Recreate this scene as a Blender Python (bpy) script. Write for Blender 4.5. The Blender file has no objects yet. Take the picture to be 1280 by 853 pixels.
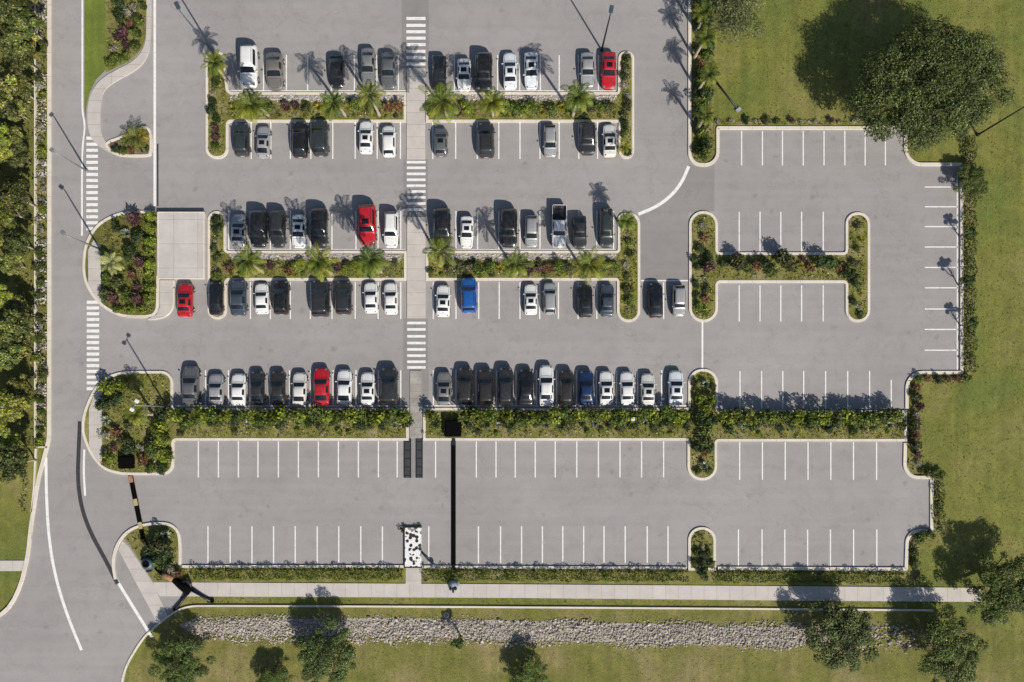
import bpy, bmesh, math, random
import numpy as np
from mathutils import Vector, Matrix
R = math.radians
PI = math.pi
scene = bpy.context.scene
col = scene.collection
H = 85.3                      # height of the drone above the car park, metres
NX, NY = 640.0, 520.0         # picture point straight below the drone
def X(px): return (px - 640.0) / 10.0
def Y(py): return (426.5 - py) / 10.0
def W(px, py, z=0.0): return Vector((X(px), Y(py), z))
def P(px, py, z):             # where a point of height z stands that is seen at px, py
    k = (H - z) / H
    return Vector((X(NX + (px - NX) * k), Y(NY + (py - NY) * k), z))
rng = random.Random(7)

# ------------------------------------------------------------------ world, sun, camera
EL = R(37.0); SD = Vector((0.52, -0.855, 0)).normalized()
w = bpy.data.worlds.new('World'); scene.world = w; w.use_nodes = True
nt = w.node_tree; nt.nodes.clear()
sky = nt.nodes.new('ShaderNodeTexSky'); sky.sky_type = 'NISHITA'; sky.sun_disc = False
sky.sun_elevation = EL; sky.sun_rotation = math.atan2(SD.x, SD.y)
bgn = nt.nodes.new('ShaderNodeBackground'); bgn.inputs[1].default_value = 0.085
out = nt.nodes.new('ShaderNodeOutputWorld')
nt.links.new(sky.outputs[0], bgn.inputs[0]); nt.links.new(bgn.outputs[0], out.inputs[0])
sl = bpy.data.lights.new('sun', 'SUN'); sl.energy = 5.35; sl.angle = R(0.6); sl.color = (1.0, 0.93, 0.83)
so = bpy.data.objects.new('sun', sl); col.objects.link(so)
sdir = Vector((SD.x * math.cos(EL), SD.y * math.cos(EL), math.sin(EL)))
so.rotation_euler = sdir.to_track_quat('Z', 'Y').to_euler(); so.location = (0, 0, 120)
cam = bpy.data.cameras.new('camera'); co = bpy.data.objects.new('camera', cam); col.objects.link(co)
cam.sensor_width = 36; cam.lens = 36 * H / 128.0
co.location = (X(NX), Y(NY), H); cam.shift_y = (NY - 426.5) / 1280.0
cam.clip_end = 3000; scene.camera = co
scene.view_settings.view_transform = 'Standard'; scene.view_settings.look = 'None'; scene.view_settings.exposure = 0

# ------------------------------------------------------------------ materials
class NT:
    def __init__(s, name):
        s.m = bpy.data.materials.new(name); s.m.use_nodes = True
        s.t = s.m.node_tree; s.b = s.t.nodes['Principled BSDF']; s.o = s.t.nodes['Material Output']
    def n(s, typ, **kw):
        x = s.t.nodes.new(typ)
        for k, v in kw.items():
            if k.startswith('i_'):
                k = k[2:]; x.inputs[int(k) if k.isdigit() else k].default_value = v
            else: setattr(x, k, v)
        return x
    def l(s, a, b): s.t.links.new(a, b)
    def coord(s):
        return s.n('ShaderNodeTexCoord').outputs['Object']
    def noise(s, scale, detail=4, rough=0.55, vec=None, dist=0.0):
        x = s.n('ShaderNodeTexNoise'); x.inputs['Scale'].default_value = scale; x.inputs['Detail'].default_value = detail
        x.inputs['Roughness'].default_value = rough; x.inputs['Distortion'].default_value = dist
        s.l(vec if vec is not None else s.coord(), x.inputs['Vector']); return x.outputs['Fac']
    def ramp(s, fac, stops):
        r = s.n('ShaderNodeValToRGB'); e = r.color_ramp.elements
        while len(e) < len(stops): e.new(0.5)
        for k, (p, c) in enumerate(stops):
            e[k].position = p; e[k].color = (c[0], c[1], c[2], 1) if hasattr(c, '__len__') else (c, c, c, 1)
        s.l(fac, r.inputs[0]); return r.outputs[0]
    def mix(s, a, b, fac, mode='MIX'):
        x = s.n('ShaderNodeMix', data_type='RGBA', blend_type=mode)
        for sock, v in ((x.inputs[0], fac), (x.inputs[6], a), (x.inputs[7], b)):
            if isinstance(v, (int, float)): sock.default_value = v if sock.type == 'VALUE' else (v, v, v, 1)
            elif isinstance(v, tuple): sock.default_value = (*v[:3], 1)
            else: s.l(v, sock)
        return x.outputs[2]
    def bump(s, h, strength=0.3, dist=0.02):
        b = s.n('ShaderNodeBump'); b.inputs['Strength'].default_value = strength; b.inputs['Distance'].default_value = dist
        s.l(h, b.inputs['Height']); s.l(b.outputs[0], s.b.inputs['Normal'])
    def done(s, c, rough=0.8, metal=0.0, coat=0.0):
        if isinstance(c, tuple): s.b.inputs['Base Color'].default_value = (*c[:3], 1)
        else: s.l(c, s.b.inputs['Base Color'])
        s.b.inputs['Roughness'].default_value = rough; s.b.inputs['Metallic'].default_value = metal
        s.b.inputs['Coat Weight'].default_value = coat
        return s.m

def plain(name, c, rough=0.5, metal=0.0, coat=0.0, var=0.12, scale=3.0):
    t = NT(name)
    n = t.noise(scale, 4)
    c2 = t.mix(c, t.ramp(n, [(0.3, 1 - var), (0.7, 1 + var)]), 1.0, 'MULTIPLY')
    return t.done(c2, rough, metal, coat)

def asphalt(name, base, dirt=1.0):
    t = NT(name)
    c = t.mix(base, t.ramp(t.noise(0.05, 5, 0.6), [(0.3, 0.90), (0.7, 1.09)]), 1.0, 'MULTIPLY')
    c = t.mix(c, t.ramp(t.noise(0.6, 6, 0.65, dist=0.6), [(0.28, 0.90), (0.5, 1.0), (0.75, 1.05)]), 1.0, 'MULTIPLY')
    c = t.mix(c, t.ramp(t.noise(9.0, 5, 0.75), [(0.25, 0.86), (0.75, 1.14)]), 1.0, 'MULTIPLY')
    # paler worn tracks along the lanes
    mp = t.n('ShaderNodeMapping'); mp.inputs['Scale'].default_value = (0.03, 0.9, 1); t.l(t.coord(), mp.inputs[0])
    c = t.mix(c, t.ramp(t.noise(1.0, 3, 0.5, vec=mp.outputs[0]), [(0.35, 0.965), (0.65, 1.03)]), 1.0, 'MULTIPLY')
    # oil spots
    v = t.n('ShaderNodeTexVoronoi'); v.inputs['Scale'].default_value = 0.33; v.inputs['Randomness'].default_value = 1.0
    dn = t.noise(2.0, 3)
    vm = t.n('ShaderNodeVectorMath', operation='ADD'); t.l(t.coord(), vm.inputs[0]); t.l(dn, vm.inputs[1]); t.l(vm.outputs[0], v.inputs['Vector'])
    c = t.mix(c, t.ramp(v.outputs['Distance'], [(0.03, 1 - 0.22 * dirt), (0.14, 1.0)]), 1.0, 'MULTIPLY')
    # hairline cracks
    v2 = t.n('ShaderNodeTexVoronoi', feature='DISTANCE_TO_EDGE'); v2.inputs['Scale'].default_value = 0.09
    vm2 = t.n('ShaderNodeVectorMath', operation='ADD'); dn2 = t.n('ShaderNodeTexNoise'); dn2.inputs['Scale'].default_value = 0.5; dn2.inputs['Detail'].default_value = 6
    t.l(t.coord(), dn2.inputs['Vector']); t.l(t.coord(), vm2.inputs[0])
    sc_ = t.n('ShaderNodeVectorMath', operation='SCALE'); sc_.inputs['Scale'].default_value = 5.0; t.l(dn2.outputs['Color'], sc_.inputs[0]); t.l(sc_.outputs[0], vm2.inputs[1])
    t.l(vm2.outputs[0], v2.inputs['Vector'])
    c = t.mix(c, t.ramp(v2.outputs['Distance'], [(0.0, 1 - 0.14 * dirt), (0.006, 1.0)]), 1.0, 'MULTIPLY')
    t.bump(t.noise(30, 4, 0.7), 0.35, 0.01)
    return t.done(c, 0.9)

def concrete(name, base, jx=0.0, jy=0.0, var=0.1):
    t = NT(name)
    c = t.mix(base, t.ramp(t.noise(0.5, 6, 0.65), [(0.3, 1 - var), (0.7, 1 + var)]), 1.0, 'MULTIPLY')
    c = t.mix(c, t.ramp(t.noise(12, 4, 0.7), [(0.3, 0.93), (0.7, 1.06)]), 1.0, 'MULTIPLY')
    if jx or jy:
        b = t.n('ShaderNodeTexBrick'); b.offset = 0.0; b.inputs['Scale'].default_value = 1.0
        b.inputs['Brick Width'].default_value = jx or 100; b.inputs['Row Height'].default_value = jy or 100
        b.inputs['Mortar Size'].default_value = 0.03; b.inputs['Mortar Smooth'].default_value = 0.3
        b.inputs['Color1'].default_value = (1, 1, 1, 1); b.inputs['Color2'].default_value = (0.93, 0.93, 0.93, 1); b.inputs['Mortar'].default_value = (0.66, 0.64, 0.62, 1)
        t.l(t.coord(), b.inputs['Vector'])
        c = t.mix(c, b.outputs['Color'], 1.0, 'MULTIPLY')
    t.bump(t.noise(25, 4, 0.7), 0.2, 0.01)
    return t.done(c, 0.85)

def turf(name, a, b_, c_, patch=0.08):
    t = NT(name)
    f1 = t.noise(patch, 6, 0.62, dist=0.4); f2 = t.noise(0.7, 6, 0.7, dist=0.8); f3 = t.noise(7.0, 5, 0.8)
    c = t.mix(t.ramp(f1, [(0.36, a), (0.50, b_), (0.66, c_)]), t.ramp(f2, [(0.3, 0.80), (0.7, 1.2)]), 1.0, 'MULTIPLY')
    c = t.mix(c, t.ramp(f3, [(0.28, 0.55), (0.72, 1.45)]), 1.0, 'MULTIPLY')
    # faint mowing lines
    mp = t.n('ShaderNodeMapping'); mp.inputs['Rotation'].default_value = (0, 0, R(52)); mp.inputs['Scale'].default_value = (0.9, 0.05, 1); t.l(t.coord(), mp.inputs[0])
    c = t.mix(c, t.ramp(t.noise(1.0, 3, 0.6, vec=mp.outputs[0]), [(0.35, 0.89), (0.65, 1.11)]), 1.0, 'MULTIPLY')
    mx = t.n('ShaderNodeMath', operation='ADD'); t.l(f3, mx.inputs[0]); t.l(t.noise(22, 3, 0.7), mx.inputs[1])
    t.bump(mx.outputs[0], 0.9, 0.08)
    return t.done(c, 0.95)

def leafmat(name, trans=0.25):
    t = NT(name)
    oi = t.n('ShaderNodeObjectInfo'); at = t.n('ShaderNodeAttribute', attribute_name='tint')
    c = t.mix(at.outputs['Color'], oi.outputs['Color'], 1.0, 'MULTIPLY')
    m = t.done(c, 0.55)
    t.b.inputs['Specular IOR Level'].default_value = 0.35
    tr = t.n('ShaderNodeBsdfTranslucent'); t.l(t.mix(c, (1.0, 1.05, 0.6), 1.0, 'MULTIPLY'), tr.inputs['Color'])
    ms = t.n('ShaderNodeMixShader'); ms.inputs[0].default_value = trans
    t.l(t.b.outputs[0], ms.inputs[1]); t.l(tr.outputs[0], ms.inputs[2]); t.l(ms.outputs[0], t.o.inputs['Surface'])
    return m

M = {}
M['asphalt'] = asphalt('asphalt', (0.302, 0.287, 0.281), 0.95)
M['asphalt_dark'] = asphalt('asphalt_dark', (0.245, 0.233, 0.227))
M['asphalt_road'] = asphalt('asphalt_road', (0.312, 0.297, 0.291), 0.9)
M['kerb'] = concrete('kerb_concrete', (0.66, 0.605, 0.52), 3.0, 3.0)
M['walk'] = concrete('walk_concrete', (0.50, 0.465, 0.43), 50, 1.5)
M['sidewalk'] = concrete('sidewalk_concrete', (0.52, 0.485, 0.45), 1.6, 50)
M['pad'] = concrete('pad_concrete', (0.50, 0.47, 0.44), 3.0, 3.0)
M['oldwalk'] = concrete('weathered_concrete', (0.33, 0.31, 0.28), 50, 0.9, 0.3)
def paint_mat():
    t = NT('road_paint')
    f = t.noise(2.2, 6, 0.7)
    c = t.mix(t.ramp(f, [(0.26, (0.46, 0.445, 0.43)), (0.36, (0.66, 0.645, 0.62)), (0.52, (0.80, 0.79, 0.77))]), t.ramp(t.noise(14, 4, 0.8), [(0.3, 0.85), (0.6, 1.03)]), 1.0, 'MULTIPLY')
    return t.done(c, 0.7)
M['paint'] = paint_mat()
M['lawn'] = turf('lawn_turf', (0.135, 0.165, 0.030), (0.175, 0.183, 0.034), (0.235, 0.212, 0.066))
M['verge'] = turf('verge_turf', (0.150, 0.158, 0.028), (0.190, 0.180, 0.045), (0.26, 0.22, 0.09), 0.15)
M['mown'] = turf('mown_turf', (0.13, 0.175, 0.022), (0.155, 0.20, 0.028), (0.175, 0.20, 0.035), 0.2)
M['wood_floor'] = turf('woodland_floor', (0.09, 0.10, 0.018), (0.15, 0.15, 0.03), (0.21, 0.19, 0.06), 0.3)
M['bed'] = turf('bed_groundcover', (0.14, 0.15, 0.025), (0.20, 0.19, 0.045), (0.28, 0.24, 0.11), 0.5)
M['soil'] = plain('bed_soil', (0.16, 0.12, 0.08), 0.95, var=0.4, scale=4)
M['gravel_bed'] = plain('gravel_bed', (0.34, 0.31, 0.28), 0.95, var=0.35, scale=5)
M['leaf'] = leafmat('leaf')
M['bark'] = plain('bark', (0.17, 0.135, 0.10), 0.9, var=0.35, scale=6)
M['palebark'] = plain('pale_bark', (0.36, 0.30, 0.22), 0.9, var=0.3, scale=6)
M['steel'] = plain('galvanised_steel', (0.22, 0.23, 0.24), 0.5, 0.3)
M['darkmetal'] = plain('dark_metal', (0.018, 0.021, 0.026), 0.45, 0.2)
M['slate'] = plain('slate_metal', (0.07, 0.10, 0.13), 0.5, 0.3)
M['black'] = plain('black_rubber', (0.003, 0.003, 0.0033), 1.0, var=0.4); M['black'].node_tree.nodes['Principled BSDF'].inputs['Specular IOR Level'].default_value = 0.08
M['yellow'] = plain('yellow_band', (0.42, 0.34, 0.16), 0.7)
M['rust'] = plain('rusty_band', (0.30, 0.16, 0.08), 0.8, var=0.4)
M['whitemetal'] = plain('white_metal', (0.72, 0.72, 0.70), 0.5)
M['tar'] = plain('tar', (0.035, 0.037, 0.042), 0.8, var=0.3)
M['lens'] = plain('lamp_lens', (0.55, 0.57, 0.58), 0.2)
M['post_grey'] = plain('post_grey', (0.30, 0.33, 0.36), 0.6, var=0.3)
def terrazzo():
    t = NT('mottled_slab')
    v = t.n('ShaderNodeTexVoronoi'); v.inputs['Scale'].default_value = 2.6; t.l(t.coord(), v.inputs['Vector'])
    v2 = t.n('ShaderNodeTexVoronoi'); v2.inputs['Scale'].default_value = 2.6; t.l(t.coord(), v2.inputs['Vector'])
    g = t.n('ShaderNodeSeparateColor'); t.l(v.outputs['Color'], g.inputs[0])
    blk = t.ramp(g.outputs[0], [(0.0, 0.012), (0.34, 0.02), (0.35, 0.72), (0.70, 0.75), (0.71, 0.20), (0.82, 0.25), (0.83, 0.7)])
    blk_n = [n for n in t.t.nodes if n.type == 'VALTORGB'][-1]; blk_n.color_ramp.interpolation = 'CONSTANT'
    edge = t.ramp(v2.outputs['Distance'], [(0.60, 0.0), (0.65, 1.0)])
    c = t.mix(blk, (0.78, 0.77, 0.74), edge)
    return t.done(c, 0.6)
M['terrazzo'] = terrazzo()
def stone_mat():
    t = NT('grey_stone')
    at = t.n('ShaderNodeAttribute', attribute_name='tint')
    c = t.mix(at.outputs['Color'], t.ramp(t.noise(9, 4), [(0.3, 0.8), (0.7, 1.2)]), 1.0, 'MULTIPLY')
    return t.done(c, 0.9)
M['stone'] = stone_mat()
def carpaint():
    t = NT('car_paint')
    oi = t.n('ShaderNodeObjectInfo')
    vm = t.n('ShaderNodeVectorMath', operation='ADD'); t.l(t.coord(), vm.inputs[0]); t.l(oi.outputs['Location'], vm.inputs[1])
    c = t.mix(oi.outputs['Color'], t.ramp(t.noise(1.3, 5, vec=vm.outputs[0]), [(0.3, 0.88), (0.7, 1.05)]), 1.0, 'MULTIPLY')
    c = t.mix(c, (.20, .18, .15), t.ramp(t.noise(2.6, 5, vec=vm.outputs[0]), [(0.45, 0.0), (0.85, 0.12)]))
    m = t.done(c, 0.34, 0.0, 0.7)
    t.b.inputs['Coat Roughness'].default_value = 0.06
    t.l(oi.outputs['Alpha'], t.b.inputs['Metallic'])
    return m
M['paintwork'] = carpaint()
def glass_mat():
    t = NT('car_glass')
    m = t.done(t.mix((0.012, 0.016, 0.019), t.ramp(t.noise(0.9, 2), [(0.35, 0.6), (0.65, 1.7)]), 1.0, 'MULTIPLY'), 0.05)
    t.b.inputs['Specular IOR Level'].default_value = 0.6
    return m
M['glass'] = glass_mat()
M['tyre'] = plain('tyre_rubber', (0.012, 0.012, 0.012), 0.85)
M['rim'] = plain('alloy', (0.45, 0.45, 0.46), 0.3, 0.9)
M['trim'] = plain('black_trim', (0.015, 0.015, 0.016), 0.5)
M['headlamp'] = plain('headlamp', (0.22, 0.23, 0.25), 0.12, 0.2)
M['taillamp'] = plain('taillamp', (0.10, 0.008, 0.008), 0.2)
M['plate'] = plain('plate', (0.6, 0.6, 0.58), 0.5)

# ------------------------------------------------------------------ object helpers
def link(name, me, mat=None, parent=None, smooth=False):
    o = bpy.data.objects.new(name, me); col.objects.link(o)
    if mat: me.materials.append(M[mat] if isinstance(mat, str) else mat)
    if parent: o.parent = parent
    if smooth:
        me.polygons.foreach_set('use_smooth', [True] * len(me.polygons))
    return o
def tag(o, label=None, cat=None, group=None, kind=None):
    if label: o['label'] = label
    if cat: o['category'] = cat
    if group: o['group'] = group
    if kind: o['kind'] = kind
    return o
def empty(name, loc=(0, 0, 0), rz=0.0):
    o = bpy.data.objects.new(name, None); o.empty_display_size = 0.3; col.objects.link(o)
    o.location = loc; o.rotation_euler = (0, 0, rz); return o
def copy_tree(o, parent=None):
    c = o.copy(); col.objects.link(c)
    if parent: c.parent = parent
    for ch in list(o.children): copy_tree(ch, c)
    return c
class MB:
    def __init__(s): s.v = []; s.f = []
    def add(s, vs, fs):
        b = len(s.v); s.v += [tuple(x) for x in vs]; s.f += [[b + i for i in f] for f in fs]; return s
    def box(s, x0, x1, y0, y1, z0, z1, mat=None, bev=0.0):
        if bev <= 0:
            vs = [(x0, y0, z0), (x1, y0, z0), (x1, y1, z0), (x0, y1, z0), (x0, y0, z1), (x1, y0, z1), (x1, y1, z1), (x0, y1, z1)]
            fs = [(0, 3, 2, 1), (4, 5, 6, 7), (0, 1, 5, 4), (1, 2, 6, 5), (2, 3, 7, 6), (3, 0, 4, 7)]
        else:
            bm = bmesh.new(); bmesh.ops.create_cube(bm, size=1)
            for v in bm.verts:
                v.co = Vector(((x0 + x1) / 2 + v.co.x * (x1 - x0), (y0 + y1) / 2 + v.co.y * (y1 - y0), (z0 + z1) / 2 + v.co.z * (z1 - z0)))
            bmesh.ops.bevel(bm, geom=bm.edges[:], offset=bev, segments=2, affect='EDGES')
            bm.verts.index_update(); vs = [v.co.copy() for v in bm.verts]; fs = [[v.index for v in f.verts] for f in bm.faces]; bm.free()
        if mat is not None: vs = [mat @ Vector(v) for v in vs]
        return s.add(vs, fs)
    def tube(s, pts, rad, n=8, cap=True):
        pts = [Vector(p) for p in pts]; vs = []; fs = []
        for i, p in enumerate(pts):
            d = (pts[min(i + 1, len(pts) - 1)] - pts[max(i - 1, 0)]).normalized()
            a = d.orthogonal().normalized() if i == 0 else (a - d * a.dot(d)).normalized()
            b = d.cross(a); r = rad[i] if hasattr(rad, '__len__') else rad
            vs += [p + (a * math.cos(2 * PI * k / n) + b * math.sin(2 * PI * k / n)) * r for k in range(n)]
        for i in range(len(pts) - 1):
            for k in range(n):
                fs.append((i * n + k, i * n + (k + 1) % n, (i + 1) * n + (k + 1) % n, (i + 1) * n + k))
        if cap:
            fs.append(list(range(n))[::-1]); fs.append([(len(pts) - 1) * n + k for k in range(n)])
        return s.add(vs, fs)
    def lathe(s, prof, n=20, c=(0, 0), axis='Z'):
        vs = []; fs = []
        for (r, z) in prof:
            for k in range(n):
                a = 2 * PI * k / n
                q = (c[0] + r * math.cos(a), c[1] + r * math.sin(a), z)
                vs.append(q if axis == 'Z' else (z, q[0], q[1]))
        for i in range(len(prof) - 1):
            for k in range(n):
                fs.append((i * n + k, i * n + (k + 1) % n, (i + 1) * n + (k + 1) % n, (i + 1) * n + k))
        fs.append(list(range(n))[::-1]); fs.append([(len(prof) - 1) * n + k for k in range(n)])
        return s.add(vs, fs)
    def mesh(s, name):
        me = bpy.data.meshes.new(name); me.from_pydata(s.v, [], s.f); me.update(); return me
    def build(s, name, mat, parent=None, smooth=False):
        return link(name, s.mesh(name), mat, parent, smooth)

# ------------------------------------------------------------------ flat outlines in picture pixels (10 px = 1 m)
def fillet(pts, seg=8):
    out_ = []
    n = len(pts)
    for i in range(n):
        p = Vector(pts[i][:2]); r = pts[i][2] if len(pts[i]) > 2 else 0
        if r <= 0: out_.append(p); continue
        a = Vector(pts[i - 1][:2]) - p; b = Vector(pts[(i + 1) % n][:2]) - p
        la, lb = a.length, b.length; a.normalize(); b.normalize()
        ang = a.angle(b); t = min(r / math.tan(ang / 2), la * 0.5, lb * 0.5); r = t * math.tan(ang / 2)
        c = p + (a + b).normalized() * (r / math.sin(ang / 2))
        s0 = p + a * t - c; s1 = p + b * t - c
        a0 = math.atan2(s0.y, s0.x); d = math.atan2(s1.y, s1.x) - a0
        while d > PI: d -= 2 * PI
        while d < -PI: d += 2 * PI
        for k in range(seg + 1):
            q = a0 + d * k / seg; out_.append(c + Vector((math.cos(q), math.sin(q))) * r)
    res = []
    for p in out_:
        if not res or (p - res[-1]).length > 0.05: res.append(p)
    if (res[0] - res[-1]).length < 0.05: res.pop()
    return res
def chaikin(pts, n=2, closed=False):
    pts = [Vector(p[:2]) for p in pts]
    for _ in range(n):
        q = [] if closed else [pts[0]]
        m = len(pts)
        for i in range(m if closed else m - 1):
            a, b = pts[i], pts[(i + 1) % m]; q += [a * .75 + b * .25, a * .25 + b * .75]
        if not closed: q.append(pts[-1])
        pts = q
    return pts
def area(pts): return sum(pts[i - 1].x * pts[i].y - pts[i].x * pts[i - 1].y for i in range(len(pts))) / 2
def offset(pts, d, closed=True):      # positive d goes inwards of a closed outline
    n = len(pts); res = []
    sgn = 1 if (not closed or area(pts) > 0) else -1
    for i in range(n):
        a = pts[i - 1] if (closed or i > 0) else None; b = pts[(i + 1) % n] if (closed or i < n - 1) else None
        p = pts[i]
        na = Vector((-(p - a).y, (p - a).x)).normalized() if a is not None else None
        nb = Vector((-(b - p).y, (b - p).x)).normalized() if b is not None else None
        if na is None: m = nb
        elif nb is None: m = na
        else:
            m = na + nb
            m = m.normalized() / max(0.5, math.sqrt(max(0.01, (1 + na.dot(nb)) / 2))) if m.length > 1e-6 else na
        res.append(p + m * d * sgn)
    return res
def prism(name, pts, z0, z1, mat, parent=None):
    pts = [Vector(p[:2]) for p in pts]
    if area(pts) > 0: pts = pts[::-1]            # picture y runs down
    mb = MB(); n = len(pts)
    vs = [W(p.x, p.y, z1) for p in pts]
    if z0 is None: mb.add(vs, [list(range(n))])
    else:
        vs += [W(p.x, p.y, z0) for p in pts]
        mb.add(vs, [list(range(n)), [n + i for i in range(n)][::-1]] + [(i, n + i, n + (i + 1) % n, (i + 1) % n) for i in range(n)])
    return mb.build(name, mat, parent)
def strip(name, pts, wpx, z0, z1, mat, closed=False, parent=None, mb=None):
    pts = [Vector(p[:2]) for p in pts]
    a = offset(pts, wpx / 2, closed); b = offset(pts, -wpx / 2, closed); n = len(pts)
    own = mb is None; mb = mb or MB()
    L = [W(p.x, p.y, z1) for p in a]; Rr = [W(p.x, p.y, z1) for p in b]
    m = n if closed else n - 1
    flat = z0 is None
    vs = L + Rr + ([] if flat else [W(p.x, p.y, z0) for p in a] + [W(p.x, p.y, z0) for p in b])
    fs = []
    for i in range(m):
        j = (i + 1) % n
        fs.append((i, j, n + j, n + i))
        if not flat: fs += [(i, 2 * n + i, 2 * n + j, j), (n + i, n + j, 3 * n + j, 3 * n + i)]
    if not flat and not closed: fs += [(0, n, 3 * n, 2 * n), (n - 1, 3 * n - 1, 4 * n - 1, 2 * n - 1)]
    mb.add(vs, fs)
    if own:
        bm = bmesh.new(); o = mb.build(name, mat, parent); bm.from_mesh(o.data); bmesh.ops.recalc_face_normals(bm, faces=bm.faces[:])
        if flat:
            for f in bm.faces:
                if f.normal.z < 0: f.normal_flip()
        bm.to_mesh(o.data); bm.free(); return o
def struct(o): o['kind'] = 'structure'; return o

# ------------------------------------------------------------------ the ground
def sheet(name, x0, x1, y0, y1, z, mat):
    return struct(MB().add([(x0, y0, z), (x1, y0, z), (x1, y1, z), (x0, y1, z)], [(0, 1, 2, 3)]).build(name, mat))
sheet('lawn', -420, 420, -420, 420, -0.05, 'lawn')
struct(prism('verge', [(225, 757), (1168, 763), (1300, 800), (1300, 900), (150, 900), (165, 828), (205, 785)], None, -0.040, 'verge'))
lot = [(-30, 880), (-30, 785), (0, 769), (14, 757), (27, 730), (35, 701), (39, 659), (46, 600), (58, 558), (62, 545), (62, -60), (864, -60), (864, 195), (866, 203), (879, 208),
       (890, 203), (896, 190), (896, 160), (1131, 160), (1131, 190), (1134, 198), (1141, 204), (1152, 206), (1201, 206), (1201, 466), (1152, 466), (1141, 470), (1135, 477),
       (1132, 486), (1132, 551), (1130, 567), (1133, 580), (1138, 590), (1150, 597), (1163, 597), (1163, 663), (1150, 663), (1140, 667), (1134, 675), (1132, 684), (1131, 711),
       (226, 707), (226, 755), (208, 772), (190, 788), (178, 799), (166, 818), (158, 838), (150, 880)]
struct(prism('car_park', lot, None, 0.0, 'asphalt'))
struct(prism('road', [(63, -60), (102, -60), (102, 290), (100, 420), (96, 520), (92, 560), (62, 560)], None, 0.004, 'asphalt_road'))
struct(prism('woodland_ground', [(-300, -60), (45, -60), (45, 556), (30, 570), (20, 600), (-300, 640)], None, -0.035, 'wood_floor'))
struct(prism('roadside_grass', [(45, 560), (42, 610), (37, 660), (33, 700), (-80, 700), (-80, 640), (20, 600), (30, 570)], None, -0.034, 'lawn'))
struct(prism('plant_strip', [(45, -60), (60, -60), (60, 558), (45, 558)], None, -0.030, 'bed'))
for nm, pts in (('asphalt_patch', [(502, -60), (536, -60), (536, 86), (502, 86)]), ('asphalt_patch', [(504, 199), (535, 199), (535, 271), (504, 271)]),
                ('asphalt_patch', [(504, 398), (535, 398), (535, 463), (504, 463)]), ('asphalt_patch', [(502, 463), (536, 463), (536, 511), (502, 511)]),
                ('asphalt_patch', [(800, 268), (826, 256), (850, 232), (862, 206), (880, 210), (893, 206), (893, 264), (861, 266), (861, 350), (801, 350)])):
    struct(prism(nm, pts, None, 0.004, 'asphalt_dark'))

# painted lines
def lines(name, segs, wpx, z=0.009, mat='paint'):
    mb = MB()
    for (x0, y0, x1, y1) in segs: strip(None, [(x0, y0), (x1, y1)], wpx, None, z, None, mb=mb)
    o = mb.build(name, mat); bm = bmesh.new(); bm.from_mesh(o.data)
    for f in bm.faces:
        if f.normal.z < 0: f.normal_flip()
    bm.to_mesh(o.data); bm.free(); return struct(o)
def vl(xs, y0, y1): return [(x, y0, x, y1) for x in xs]
LW = 1.45
lines('parking_lines', vl([329.5, 358, 384.5, 414, 443, 471, 498, 541, 568, 595, 622, 649.5, 675.5, 699, 723, 748], 69, 115), LW)
lines('parking_lines', vl([314, 338.6, 363, 388.6, 416, 444, 471.5, 500.6, 541, 569.6, 596.5, 623.5, 650, 675, 699, 723.5, 747], 153, 199), LW)
lines('parking_lines', vl([286, 312.6, 338, 363, 388, 415, 445, 472.6, 501, 541.7, 570, 597, 623.5, 650, 675, 700, 723.5, 746, 767], 264, 313), LW)
lines('parking_lines', vl([313, 338, 363, 388, 415, 444, 472.6, 501, 541.7, 570, 598.4, 624, 650, 674.6, 698, 722.6, 746, 829.5], 353, 399), LW)
lines('parking_lines', vl([257, 285.6, 312, 337, 362, 388, 416.4, 445, 473, 501, 541.7, 570, 595, 620.7, 645, 670.6, 695.7, 720.8, 745.6, 770.7, 797, 827], 463, 508), LW)
lines('parking_lines', vl([925, 952, 978.5, 1004.6, 1032, 1059.6, 1087], 464, 511) + [(1114, 475, 1114, 511)], LW)
lines('parking_lines', vl([927, 953, 978, 1004, 1030, 1056, 1081.4, 1106.7], 164, 207), LW)
lines('parking_lines', vl([924, 950, 976, 1002, 1029], 265, 315) + vl([924, 950, 976, 1002, 1029], 357, 402), LW)
lines('parking_lines', [(1156, y, 1197, y) for y in (234, 258.7, 283.5, 309, 334.5, 360, 386.5, 412, 438)] + [(1196.5, 216, 1196.5, 463)], LW)
lines('parking_lines', vl([248, 273, 298, 322.5, 348, 373, 398, 423, 448, 473, 496.5, 544.5, 595.4, 620, 644, 669, 694, 721, 748, 775, 802, 829.5], 552, 597), LW)
lines('parking_lines', vl([924.6, 953, 981.5, 1010, 1038.5, 1066.8, 1095.7], 553, 600), LW)
lines('parking_lines', vl([260, 287.7, 315, 342, 369, 396.5, 423.5, 451, 478, 536, 598, 625.7, 652, 678, 703.5, 729.6, 755, 781.5, 809, 835], 658, 704), LW)
lines('parking_lines', vl([923, 952.5, 981, 1009.5, 1038, 1067, 1096], 662, 708), LW)
lines('bay_edge_line', [(286, 114, 507, 114), (534, 114, 770, 114), (286, 312.4, 507, 312.4), (534, 312.4, 770, 312.4), (801, 351, 860, 351), (219, 507.6, 509, 507.6), (531, 507.6, 858, 507.6)], 1.6, 0.013)
lines('aisle_line', [(878, 403, 878, 461)], 2.2)
def curve_line(name, pts, wpx, z=0.010, mat='paint', n=3):
    return struct(strip(name, chaikin(pts, n), wpx, None, z, mat))
curve_line('road_edge_line', [(103, -60), (103, 120), (103, 140), (106.5, 158), (104, 175), (102.5, 200), (102.5, 295)], 2.2)
curve_line('lot_edge_line', [(193.5, -60), (193.5, 100), (193.5, 258)], 3.2)
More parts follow.
